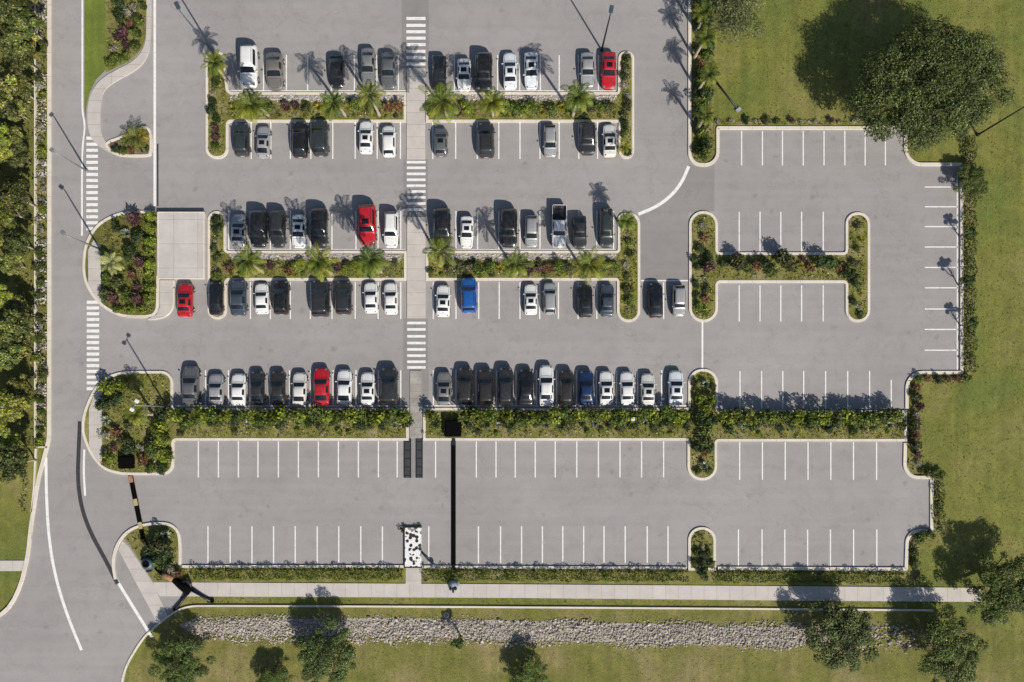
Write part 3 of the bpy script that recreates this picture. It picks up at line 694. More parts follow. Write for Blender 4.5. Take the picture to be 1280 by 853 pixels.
PALMS = [  # px, py, height, radius px, label
    (268, 79, 4.4, 18, 'small feather palm at the top tip of the upper left palm bed'),
    (314, 131, 6.6, 25, 'leftmost palm along the upper left bed, below the big white SUV'),
    (417, 129, 6.8, 22, 'feather palm in the upper left bed below the lone black car'),
    (462, 119, 6.4, 23, 'feather palm in the upper left bed overhanging the silver car near the walkway'),
    (552, 128, 6.9, 26, 'full palm at the walkway end of the upper right bed'),
    (616, 128, 6.4, 22, 'feather palm of the upper right bed below the large black car'),
    (722, 121, 6.9, 24, 'feather palm of the upper right bed beside the red car end'),
    (780, 183, 2.0, 10, 'tiny palm at the lower tip of the upper right bed'),
    (310, 326, 5.6, 23, 'leftmost palm in the lower left bed'),
    (397, 328, 6.0, 25, 'middle palm in the lower left bed below a large black car'),
    (463, 325, 6.6, 25, 'tall palm in the lower left bed below the large red car'),
    (550, 314, 6.0, 25, 'tall palm at the walkway end of the lower right bed'),
    (645, 330, 5.4, 23, 'feather palm in the middle of the lower right bed'),
    (737, 331, 5.6, 23, 'right palm in the lower right bed below the dark grey cars'),
    (783, 276, 4.0, 16, 'small palm at the top tip of the lower right bed'),
    (170, 518, 4.0, 18, 'spreading palm in the rounded planter at the lot entrance'),
    (248, 333, 0, 0, ''),
    (881, 14, 4.2, 17, 'yellow-green palm at the top of the border beside the lawn'),
    (883, 47, 4.6, 16, 'slim palm second from the top in the border beside the lawn'),
    (887, 92, 4.6, 17, 'slim palm third from the top in the border beside the lawn'),
    (882, 145, 4.2, 16, 'lowest slim palm in the border beside the lawn, above the kerb corner'),
]
for i, (px, py, h, r, lab) in enumerate(PALMS):
    if r: make_palm(px, py, h, r, i, PT[i % 4] if px < 860 else (.8, .85, .8), lab, (rng.uniform(-.3, .3), rng.uniform(-.25, .25)))
# squat palms without a visible trunk
def low_palm(px, py, L, nf, cols, label, droop=.7, tint=(1, 1, 1)):
    o = empty('low_palm', W(px, py, 0.1)); tag(o, label, 'palm')
    MB().tube([(0, 0, 0), (0, 0, .3), (0, 0, .5)], [.2, .18, .1], 8).build('trunk', 'bark', o, True)
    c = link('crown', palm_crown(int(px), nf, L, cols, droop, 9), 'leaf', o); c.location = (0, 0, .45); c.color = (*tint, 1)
low_palm(142, 330, 1.75, 24, [(.44, .45, .20, 2), (.32, .36, .13, 2)], 'pale star-shaped palm in the rounded planter by the concrete platform')
low_palm(175, 174, 2.0, 28, [(.28, .22, .03, 2), (.17, .19, .03, 2), (.10, .13, .02, 2)], 'yellowish bushy palm in the small planter by the white lot line')

# ------------------------------------------------------------------ shrubs: one prototype mesh set per kind
def shrub_mesh(kind, seed):
    g = np.random.default_rng(seed)
    if kind in ('round', 'dark', 'lime', 'olive', 'pink'):
        cols = {'round': GREEN, 'dark': DARK, 'lime': LIME, 'olive': OLIVE, 'pink': PINK}[kind]
        bl = [(0, 0, .42, .55, .55, .42)] + [(math.cos(a) * .42, math.sin(a) * .42, .35 + g.uniform(0, .35), .34, .34, .3) for a in g.uniform(0, 6.3, 5)]
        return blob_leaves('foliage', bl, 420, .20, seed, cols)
    if kind in ('purple', 'rust'):
        rows = []
        for i in range(150):
            a = g.uniform(0, 6.3); e = g.uniform(.15, 1.4); b0 = np.array([g.uniform(-.35, .35), g.uniform(-.35, .35), g.uniform(.15, .6)]); l = g.uniform(.28, .5)
            rows.append((b0, b0 + np.array([math.cos(a) * math.cos(e), math.sin(a) * math.cos(e), math.sin(e) * .7]) * l, .10, .05))
        return blades('foliage', rows, seed, PURP if kind == 'purple' else RUST)
    if kind in ('agave', 'yellow'):
        rows = []
        for i in range(34 if kind == 'agave' else 44):
            a = i * 2.399; e = R(12 + 66 * i / 44); l = .62 * g.uniform(.85, 1.1)
            rows.append((np.array([0, 0, .1]), np.array([math.cos(a) * math.cos(e) * l, math.sin(a) * math.cos(e) * l, .1 + math.sin(e) * l]), .14 if kind == 'agave' else .10, .06))
        return blades('foliage', rows, seed, BLUEG + [(.42, .46, .34, 3)] if kind == 'agave' else YELL)
    if kind == 'grass':
        rows = []
        for i in range(110):
            a = g.uniform(0, 6.3); e = R(g.uniform(20, 85)); l = g.uniform(.4, .75); b0 = np.array([g.uniform(-.12, .12), g.uniform(-.12, .12), 0.])
            rows.append((b0, b0 + np.array([math.cos(a) * math.cos(e) * l, math.sin(a) * math.cos(e) * l, math.sin(e) * l * .8]), .05, .10))
        return blades('foliage', rows, seed, STRAW)
    if kind == 'pale':
        bl = [(g.uniform(-.3, .3), g.uniform(-.3, .3), .25, .35, .35, .3) for _ in range(4)]
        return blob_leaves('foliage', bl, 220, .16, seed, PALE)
KN = {'round': ('round_shrub', 'rounded green shrub'), 'dark': ('dark_shrub', 'dark green dense shrub'), 'lime': ('lime_shrub', 'bright lime-green shrub'), 'olive': ('olive_shrub', 'dull olive-green shrub'),
      'pink': ('flowering_shrub', 'green shrub with pink flowers'), 'purple': ('purple_shrub', 'purple-leaved spiky shrub'), 'rust': ('rust_shrub', 'rust-brown leafy shrub'),
      'agave': ('agave', 'pale blue-green agave rosette'), 'yellow': ('yellow_shrub', 'yellow spiky plant'), 'grass': ('ornamental_grass', 'straw-coloured ornamental grass tuft'), 'pale': ('pale_shrub', 'pale greyish flowering shrub')}
SM = {k: [] for k in KN}
for i, k in enumerate(KN):
    for j in range(3):
        me = shrub_mesh(k, 300 + i * 10 + j); me.materials.append(M['leaf']); SM[k].append(me)
stem_me = MB().tube([(0, 0, 0), (.01, 0, .2), (0, .02, .42)], [.035, .03, .02], 6).tube([(0, 0, .1), (.15, .05, .4)], [.02, .012], 5).tube([(0, 0, .1), (-.12, -.1, .4)], [.02, .012], 5).mesh('stem'); stem_me.materials.append(M['bark'])
def shrub(kind, px, py, dpx, place, hs=1.0, z=0.1, tint=None):
    if (547 < px < 587 and 519 < py < 552) or (148 < px < 174 and 566 < py < 592): return
    nm, lb = KN[kind]
    o = empty(nm, P(px, py, z), rng.uniform(0, 6.3))
    f = bpy.data.objects.new('foliage', rng.choice(SM[kind])); col.objects.link(f); f.parent = o
    s = dpx / 10.0 / 1.35
    o.scale = (s * rng.uniform(.9, 1.1), s * rng.uniform(.9, 1.1), s * hs)
    v = rng.uniform(.8, 1.2); t = tint or (1, 1, 1); f.color = (t[0] * v, t[1] * v * rng.uniform(.95, 1.05), t[2] * v, 1)
    if dpx > 9:
        st = bpy.data.objects.new('stem', stem_me); col.objects.link(st); st.parent = o
    tag(o, f'{lb} {place}', 'shrub', f'{lb}s {place}')
    return o
PL = {'ABL': 'in the upper palm bed left of the walkway', 'ABR': 'in the upper palm bed right of the walkway', 'CDL': 'in the lower palm bed left of the walkway', 'CDR': 'in the lower palm bed right of the walkway',
      'MID': 'on the H-shaped island of the empty right lot', 'P1': 'in the rounded planter beside the concrete platform', 'P2': 'in the rounded planter at the lot entrance', 'P3': 'in the small corner planter by the sidewalk',
      'HL': 'in the long hedge bed left of the walkway', 'HR': 'in the long hedge bed right of the walkway', 'HRR': 'in the hedge bed along the empty right lot', 'RB': 'in the border between lot and big lawn',
      'ST': 'in the narrow strip between woods and road', 'VB': 'in the verge bed at the top left', 'ENT': 'in the small planter by the white lot line', 'LOW': 'on the small island of the lower lot',
      'RE': 'along the right edge of the right lot', 'TL': 'along the top kerb of the right lot'}
def bed(place, kinds, spots):
    for (px, py, d) in spots: pass
for place, x0, x1, yc, skip in (('ABL', 292, 503, 137, (314, 417, 462)), ('ABR', 538, 768, 137, (552, 616, 722)), ('CDL', 290, 503, 336, (310, 397, 463)), ('CDR', 538, 768, 336, (550, 645, 737))):
    x = x0
    while x < x1:
        k = rng.choice(['purple', 'purple', 'rust', 'round', 'lime', 'yellow', 'pink', 'olive', 'grass', 'purple', 'round'])
        near = min(abs(x - q) for q in skip)
        shrub(k, x, yc + rng.uniform(-3, 4), rng.uniform(13, 17) if near > 12 else rng.uniform(8, 11), PL[place], rng.uniform(.7, 1.0)); x += rng.uniform(10, 14)
    x = x0
    while x < x1:
        shrub(rng.choice(['lime', 'grass', 'pale', 'olive', 'grass']), x, yc + rng.uniform(7, 10), rng.uniform(5, 8), PL[place], .7); x += rng.uniform(11, 19)
    x = x0 + 5
    while x < x1:
        shrub(rng.choice(['pale', 'grass', 'pale', 'olive']), x, yc - rng.uniform(8, 11), rng.uniform(5, 8), PL[place], .7); x += rng.uniform(18, 30)
for place, xx, ys in (('ABL', 269, [97, 107, 117, 128, 139, 150, 162, 173, 184]), ('ABR', 782, [74, 86, 97, 109, 121, 133, 145, 158, 170, 192]), ('CDL', 271, [276, 288, 300, 312, 324, 336, 346]), ('CDR', 785, [292, 304, 318, 332, 347, 362, 377, 390])):
    for y in ys:
        k = rng.choice(['purple', 'pink', 'round', 'dark', 'olive', 'pale', 'round', 'dark'] if place[:2] == 'AB' else ['olive', 'grass', 'pale', 'dark', 'round'])
        shrub(k, xx + rng.uniform(-3, 3), y, rng.uniform(9, 13), PL[place], .8)
for (x, y, k, d) in [(879, 282, 'pale', 13), (880, 299, 'rust', 13), (874, 312, 'dark', 11), (885, 322, 'dark', 13), (884, 336, 'purple', 19), (873, 335, 'round', 10), (868, 325, 'dark', 10), (880, 349, 'agave', 9), (869, 356, 'dark', 10), (883, 362, 'olive', 11), (881, 374, 'rust', 13), (872, 384, 'round', 11), (880, 390, 'lime', 11), (870, 370, 'dark', 9),
                     (905, 330, 'dark', 12), (919, 330, 'olive', 20), (934, 338, 'round', 13), (943, 334, 'rust', 16), (956, 333, 'dark', 15), (975, 325, 'olive', 24), (964, 341, 'round', 13), (988, 335, 'olive', 15), (1000, 332, 'yellow', 13), (1012, 336, 'rust', 13), (1003, 325, 'purple', 10), (1026, 330, 'dark', 21), (1040, 333, 'round', 14), (1049, 336, 'rust', 14), (1057, 343, 'dark', 15),
                     (1072, 283, 'olive', 10), (1075, 300, 'yellow', 9), (1070, 312, 'round', 9), (1066, 330, 'olive', 11), (1076, 330, 'grass', 10), (1066, 350, 'dark', 13), (1075, 366, 'yellow', 9), (1070, 356, 'round', 11), (1072, 385, 'pale', 10), (1066, 378, 'dark', 9), (1074, 394, 'round', 9)]:
    shrub(k, x, y, d, PL['MID'], 1.25 if d > 14 else .85)
# low white flower plants along the lower kerb of the island
for x in (905, 922, 940, 958, 972, 1000, 1012, 1035): shrub('pale', x, 347, 5, PL['MID'], .7)
for (x, y, k, d) in [(172, 276, 'purple', 24), (160, 292, 'agave', 17), (192, 272, 'lime', 14), (191, 288, 'lime', 15), (192, 303, 'lime', 15), (190, 317, 'lime', 14), (191, 332, 'lime', 15), (189, 346, 'lime', 14), (190, 360, 'lime', 14), (190, 374, 'lime', 14), (175, 300, 'dark', 18), (165, 318, 'dark', 18), (178, 330, 'purple', 17), (168, 345, 'rust', 15), (175, 360, 'purple', 15), (176, 375, 'purple', 20),
                     (160, 372, 'round', 18), (145, 374, 'purple', 17), (134, 372, 'pink', 16), (150, 388, 'lime', 11), (165, 388, 'lime', 12), (180, 388, 'lime', 12), (135, 350, 'round', 15), (150, 355, 'olive', 16), (135, 300, 'grass', 14), (148, 285, 'dark', 13), (148, 306, 'grass', 11), (133, 318, 'dark', 12)]:
    shrub(k, x, y, d, PL['P1'], 1.0)
for (x, y, k, d) in [(138, 484, 'lime', 20), (156, 482, 'lime', 16), (136, 505, 'dark', 20), (150, 500, 'dark', 16), (134, 525, 'agave', 16), (133, 545, 'pale', 17), (148, 540, 'rust', 17), (158, 552, 'olive', 16), (138, 572, 'lime', 18), (150, 582, 'round', 13), (165, 560, 'dark', 17), (181, 575, 'rust', 17), (178, 560, 'pale', 13), (202, 535, 'lime', 22), (206, 552, 'lime', 18), (208, 570, 'lime', 20), (195, 548, 'dark', 17), (192, 565, 'round', 18), (205, 585, 'dark', 14), (190, 585, 'round', 12), (205, 515, 'dark', 16), (145, 560, 'purple', 12), (162, 530, 'olive', 14), (195, 480, 'grass', 9)]:
    shrub(k, x, y, d, PL['P2'], 1.0)
for (x, y, k, d) in [(209, 668, 'agave', 18), (206, 680, 'olive', 22), (210, 692, 'dark', 20), (200, 672, 'dark', 17), (193, 686, 'dark', 17), (212, 705, 'dark', 15), (217, 712, 'pale', 14), (218, 722, 'grass', 13), (225, 717, 'rust', 12), (202, 704, 'round', 15), (178, 676, 'grass', 8)]:
    shrub(k, x, y, d, PL['P3'], 1.2)
def hedge_bed(place, xs, y1, y2):
    for i, x in enumerate(xs):
        shrub('lime' if i % 2 == 0 else 'round', x + rng.uniform(-2, 2), y1 + rng.uniform(-2, 2), rng.uniform(17, 22), place, rng.uniform(1.2, 1.6))
        shrub(['dark', 'agave', 'dark', 'olive'][i % 4], x + 6 + rng.uniform(-3, 3), y2 + rng.uniform(-2.5, 2.5), rng.uniform(12, 17), place, rng.uniform(.9, 1.2))
hedge_bed(PL['HL'], np.arange(226, 508, 15.5), 520, 529)
hedge_bed(PL['HR'], np.arange(538, 858, 15.5), 520, 529)
hedge_bed(PL['HRR'], np.arange(905, 1130, 15), 522, 531)
for x in np.arange(224, 1130, 22):
    if 508 < x < 532 or 853 < x < 902: continue
    pl = PL['HL'] if x < 510 else PL['HR'] if x < 858 else PL['HRR']
    shrub(rng.choice(['grass', 'lime', 'olive', 'grass', 'pale']), x + rng.uniform(-6, 6), 540 + rng.uniform(-3, 3), rng.uniform(6, 9), pl, .7)
for (x, y, k, d) in [(880, 480, 'agave', 17), (873, 498, 'lime', 15), (884, 500, 'lime', 16), (878, 512, 'lime', 18), (872, 524, 'dark', 17), (886, 526, 'dark', 16), (879, 538, 'round', 18), (878, 552, 'olive', 17), (870, 560, 'dark', 13), (886, 560, 'dark', 13), (879, 566, 'rust', 13), (879, 581, 'agave', 15), (872, 590, 'round', 9), (886, 590, 'round', 9), (868, 480, 'dark', 10), (890, 485, 'dark', 9)]:
    shrub(k, x, y, d, 'on the narrow island splitting the long hedge bed', 1.1)
for (x, y, k, d) in [(877, 672, 'grass', 11), (878, 684, 'pale', 9), (878, 694, 'dark', 12), (870, 690, 'round', 9), (886, 690, 'round', 9), (878, 706, 'dark', 14), (868, 704, 'round', 10), (888, 704, 'round', 10), (878, 718, 'dark', 13)]:
    shrub(k, x, y, d, PL['LOW'], 1.0)
for i, y in enumerate(np.arange(-4, 200, 12.5)):
    shrub(['dark', 'round', 'rust', 'dark', 'lime'][i % 5], 880 + rng.uniform(-6, 5), y, rng.uniform(13, 18), PL['RB'], 1.2)
    if i % 2: shrub('dark', 873 + rng.uniform(-2, 2), y + 6, 11, PL['RB'], 1.2)
for x in np.arange(900, 1130, 15):
    shrub(rng.choice(['dark', 'rust', 'pale', 'round', 'purple']), x + rng.uniform(-5, 5), 152 + rng.uniform(-1, 2), rng.uniform(7, 11), PL['TL'], .8, 0)
for y in np.arange(5, 556, 13):
    shrub(rng.choice(['round', 'pale', 'lime', 'olive', 'pale', 'grass']), 53 + rng.uniform(-4, 4), y + rng.uniform(-4, 4), rng.uniform(8, 14), PL['ST'], .9, 0)
for (x, y, k, d) in [(152, 5, 'dark', 17), (160, 18, 'pale', 16), (170, 12, 'pale', 15), (152, 22, 'dark', 15), (158, 46, 'purple', 20), (150, 50, 'purple', 14), (160, 60, 'purple', 14), (143, 62, 'pale', 12), (165, 32, 'rust', 12), (172, 45, 'round', 15), (176, 28, 'round', 14), (172, 60, 'round', 12), (160, 74, 'round', 11), (148, 78, 'round', 12), (138, 80, 'round', 10), (180, 10, 'round', 10), (138, 40, 'grass', 9), (140, 15, 'grass', 9)]:
    shrub(k, x, y, d, PL['VB'], 1.0, 0)
for (x, y, k, d) in [(146, 188, 'dark', 10), (155, 190, 'round', 11), (166, 190, 'rust', 11), (183, 188, 'dark', 9), (158, 180, 'olive', 11)]:
    shrub(k, x, y, d, PL['ENT'], .8)
for i, y in enumerate(np.arange(484, 592, 12)):
    shrub(['rust', 'dark', 'purple', 'pale', 'round'][i % 5], 1144 + rng.uniform(-3, 3), y, rng.uniform(11, 15), PL['RE'], 1.0, 0)
for x in np.arange(1146, 1214, 12): shrub(rng.choice(['rust', 'dark', 'round']), x, 474, 11, PL['RE'], 1.0, 0)
for (x, y) in [(1166, 592), (1158, 592), (1174, 594), (1152, 668), (1146, 674), (1160, 668), (1142, 690), (1142, 705), (1148, 722)]: shrub('round', x, y, 12, PL['RE'], 1.0, 0)

# ------------------------------------------------------------------ clipped hedges
def hedge(x0, y0, x1, y1, wpx, h, label, seed, cols=GREEN, dens=60, z=0.0):
    g = np.random.default_rng(seed); a = W(x0, y0); b = W(x1, y1); d = b - a; L = d.length; ux = np.array([d.x, d.y, 0]) / L; uy = np.array([-ux[1], ux[0], 0]); wd = wpx / 10
    n = int(L * wd * dens * (1 + h)); t = g.random(n) * L
    bump_ = 1 + .16 * np.sin(t * 2.1 + seed) + .10 * np.sin(t * 5.3)
    u = g.uniform(-1, 1, n); v = np.where(g.random(n) < .45, 1 - .18 * g.random(n), g.random(n))
    u = np.where(v < .8, np.sign(u) * (1 - .25 * g.random(n)), u)
    pos = np.array([0, 0, 0.0]) + t[:, None] * ux + (u * wd / 2 * bump_)[:, None] * uy + (v * h * bump_ * (1 - .25 * np.abs(u) ** 3))[:, None] * np.array([0, 0, 1.])
    nrm = rand_unit(g, n) * .8 + uy * u[:, None] * .5 + np.array([0, 0, .7]); nrm /= np.linalg.norm(nrm, axis=1, keepdims=True)
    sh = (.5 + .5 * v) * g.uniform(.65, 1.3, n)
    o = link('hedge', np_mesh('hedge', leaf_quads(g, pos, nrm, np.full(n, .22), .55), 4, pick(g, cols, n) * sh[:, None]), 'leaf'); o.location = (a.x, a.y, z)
    core = MB(); m = 24
    for i in range(m):
        p0 = Vector(ux * L * i / m); p1 = Vector(ux * L * (i + 1) / m)
    return tag(o, label, 'hedge')
HC = [(0.10, 0.14, 0.018, 3), (0.14, 0.18, 0.024, 3), (0.06, 0.095, 0.014, 2), (0.20, 0.21, 0.05, 1)]
hedge(242, 717, 504, 717.5, 13, .85, 'long low clipped hedge beside the sidewalk, left of the mottled slab', 1, HC)
hedge(530, 718, 860, 719.5, 13, .85, 'long low clipped hedge beside the sidewalk, between mottled slab and small island', 2, HC)
hedge(892, 720, 1132, 722, 13, .85, 'long low clipped hedge beside the sidewalk under the right corner of the lot', 3, HC)
hedge(1210, 172, 1210, 466, 10, 1.1, 'tall dark green hedge between the right lot and the lawn', 4, DARK + GREEN)
hedge(1172, 603, 1172, 664, 8, 1.0, 'short dark hedge at the right end of the lower lot', 5, DARK + GREEN)
hedge(1140, 522, 1140, 560, 9, 1.1, 'short brownish hedge at the lawn corner between the two right lots', 6, DARK + PURP)

# ------------------------------------------------------------------ broadleaf trees
def tree_parts(seed, rad, h, nblob, nleaf, cols, size, squash=.62, ell=1.0, gap=1.0):
    """crown centred on (0,0,h); returns trunk mesh, crown mesh"""
    g = np.random.default_rng(seed); bl = []
    for i in range(nblob):
        a = i * 2.399 + g.uniform(-.4, .4); r = rad * .80 * math.sqrt((i + .4) / nblob) * g.uniform(.72, 1.24)
        zz = h + rad * squash * (.75 * math.sqrt(max(0, 1 - (r / rad) ** 2)) - .35) * g.uniform(.6, 1.15)
        s = rad * g.uniform(.18, .42) * gap
        bl.append((math.cos(a) * r * ell, math.sin(a) * r / ell, zz, s * g.uniform(.85, 1.25), s * g.uniform(.85, 1.25), s * .75))
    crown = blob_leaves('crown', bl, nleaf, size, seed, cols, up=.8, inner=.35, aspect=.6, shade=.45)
    mb = MB(); th = h * .45; tr = max(.10, rad * .055)
    mb.tube([(0, 0, -.1), (.05, 0, th * .4), (-.03, .05, th), (0, 0, h)], [tr * 1.35, tr, tr * .85, tr * .4], 9)
    for b in bl[::2] if nblob > 14 else bl:
        s0 = Vector((-.02, .03, th * g.uniform(.75, 1.3))); e = Vector(b[:3]); m = (s0 + e) / 2 + Vector((g.uniform(-.2, .2), g.uniform(-.2, .2), -.25))
        mb.tube([s0, m, e], [tr * .5, tr * .32, tr * .12], 6)
        for _ in range(2):
            q = m.lerp(e, g.uniform(.2, .8)); mb.tube([q, q + Vector(tuple(rand_unit(g, 1)[0] * b[3] * .9))], [tr * .16, tr * .05], 5)
    return mb.mesh('trunk'), crown
OLIVE2 = [(0.105, 0.135, 0.034, 3), (0.155, 0.18, 0.05, 3), (0.055, 0.08, 0.02, 3), (0.27, 0.29, 0.13, 1.3)]
TREE_PROTO = {}
def make_tree(proto, px, py, scale, label, tint=(1, 1, 1), name='broadleaf_tree', cat='tree', group=None, rz=None, z=-.05, bark='bark'):
    tm, cm, h = TREE_PROTO[proto]
    p = P(px, py, h * scale)
    o = empty(name, (p.x, p.y, z), rng.uniform(0, 6.3) if rz is None else rz); tag(o, label, cat, group); o.scale = (scale,) * 3
    t = bpy.data.objects.new('trunk', tm); c = bpy.data.objects.new('crown', cm)
    for q in (t, c): col.objects.link(q); q.parent = o
    c.color = (*tint, 1)
    return o
def proto(key, seed, rad, h, nb, nl, cols, size, squash=.62, ell=1.0, gap=1.0, bark='bark'):
    t, c = tree_parts(seed, rad, h, nb, nl, cols, size, squash, ell, gap)
    t.materials.append(M[bark]); c.materials.append(M['leaf']); t.polygons.foreach_set('use_smooth', [True] * len(t.polygons)); TREE_PROTO[key] = (t, c, h)
proto('oak', 41, 9.3, 5.1, 120, 76000, OLIVE2, .21, .55, 1.12, .44)
proto('mid', 42, 4.8, 2.9, 56, 17000, OLIVE2, .20, .5, 1.0, .50)
proto('mid2', 43, 4.8, 2.9, 52, 16000, OLIVE2 + GREEN, .20, .5, 1.08, .52)
proto('airy', 44, 4.2, 3.4, 26, 9000, [(0.11, 0.125, 0.05, 3), (0.155, 0.165, 0.07, 2), (0.07, 0.085, 0.03, 2)], .20, .55)
proto('wood_a', 45, 2.2, 3.6, 18, 4200, DARK + OLIVE2, .25, .7, gap=.68, bark='palebark')
proto('wood_b', 46, 2.1, 3.0, 16, 3600, OLIVE2 + LIME, .25, .65, gap=.68, bark='palebark')
proto('wood_c', 47, 1.8, 2.4, 14, 2400, OLIVE2 + STRAW[1:2], .25, .7, gap=.75, bark='palebark')
proto('wood_d', 48, 2.4, 3.4, 9, 700, OLIVE2 + STRAW, .25, .7, gap=.6, bark='palebark')
proto('small', 49, 1.0, 2.4, 8, 900, DARK + GREEN, .20, .9)
make_tree('oak', 1160, 110, 1.0, 'huge spreading olive-green tree at the lawn corner of the right lot', (.68, .74, .62), rz=.1)
make_tree('mid', 1050, 795, 1.0, 'rounded tree over the riprap, left of the two trees near the sidewalk end', (.75, .82, .7), rz=1.0)
make_tree('mid2', 1187, 812, 1.0, 'broad tree below the end of the sidewalk, right of the riprap', (.82, .9, .62), rz=2.0)
make_tree('mid2', 1253, 736, 1.02, 'tree on the lawn at the right edge past the sidewalk end', (.82, .88, .66), rz=4.0)
make_tree('mid', 409, 818, .88, 'round tree below the riprap, beneath the left car park half', (.72, .86, .7), rz=3.0)
make_tree('mid', 226, 828, .78, 'leafy tree beside the curved kerb at the lower left', (.8, .95, .75), rz=5.0)
make_tree('mid2', 342, 852, .50, 'small tree at the bottom edge, left of the round tree', (.9, 1.0, .8), rz=.5)
make_tree('mid2', 664, 848, .60, 'small tree on the bottom lawn under the lot centre', (1.05, 1.15, .9), rz=1.5)
make_tree('small', 575, 803, .9, 'little round bush standing at the lower edge of the riprap', (1.1, 1.1, .9), 'small_tree')
make_tree('mid2', 1214, 228, .50, 'bushy young tree at the hedge end under the huge tree', (.9, .95, .85))
make_tree('airy', 915, 12, 1.0, 'feathery grey-green tree on the big lawn beside the top border', (1.1, 1.1, 1.05), rz=2.2)
for i, (x, y, s, lab) in enumerate([(1212, 291, .8, 'thin sapling in the right hedge, topmost one'), (1212, 352, .9, 'thin sapling in the right hedge, middle one'), (1213, 405, .8, 'thin sapling in the right hedge, lowest one')]):
    make_tree('small', x, y, s, lab, (.85, .95, .85), 'sapling')
WL = {'wood_a': 'dark dense tree', 'wood_b': 'mid green tree', 'wood_c': 'loose olive tree', 'wood_d': 'half-bare pale-branched tree'}
WT = [('wood_a', 6, 4), ('wood_a', 24, 12), ('wood_c', 35, -4), ('wood_a', 30, 30), ('wood_b', 8, 36), ('wood_a', 22, 52), ('wood_c', 36, 60), ('wood_a', 28, 72), ('wood_d', 26, 96), ('wood_d', 16, 116), ('wood_c', 34, 112), ('wood_a', 8, 132), ('wood_c', 26, 140), ('wood_b', 2, 172), ('wood_c', 24, 172), ('wood_b', 12, 190),
      ('wood_c', 30, 196), ('wood_a', 20, 222), ('wood_c', 6, 240), ('wood_a', 26, 246), ('wood_b', 12, 264), ('wood_a', 28, 304), ('wood_c', 4, 292), ('wood_c', 24, 330), ('wood_c', 12, 346), ('wood_b', 8, 372), ('wood_c', 26, 384), ('wood_a', 30, 408), ('wood_a', 14, 420), ('wood_a', 8, 444), ('wood_c', 28, 440),
      ('wood_b', 20, 468), ('wood_c', 32, 486), ('wood_b', 22, 506), ('wood_b', 8, 520), ('wood_b', 14, 544), ('wood_a', 10, 572), ('wood_a', 24, 578), ('wood_c', 30, 596), ('wood_c', 6, 604), ('wood_c', 24, 634)]
for i, (k, x, y) in enumerate(WT):
    if y > 585: continue
    if y > 120 and i % 7 == 3: continue
    make_tree(k, (x * .78 if y > 100 else x) - 2 + rng.uniform(-2, 2), y, rng.uniform(.78, 1.12) * (.8 if y > 590 else 1), WL[k] + ' in the woodland along the left edge of the road', (lambda v: (v * rng.uniform(1.0, 1.2), v, v * .8))(rng.choice([.75, 1.0, 1.3, 1.55, 1.8])), 'woodland_tree', 'tree', WL[k] + 's in the woodland')
for i, (k, x, y) in enumerate([('wood_a', -40, 20), ('wood_b', -45, 75), ('wood_c', -35, 130), ('wood_a', -42, 185), ('wood_b', -38, 240), ('wood_a', -40, 300), ('wood_c', -42, 350), ('wood_b', -40, 410), ('wood_a', -38, 470), ('wood_b', -42, 530)]):
    make_tree(k, x, y, 1.05, WL[k] + ' in the woodland along the left edge of the road', name='woodland_tree', group=WL[k] + 's in the woodland')

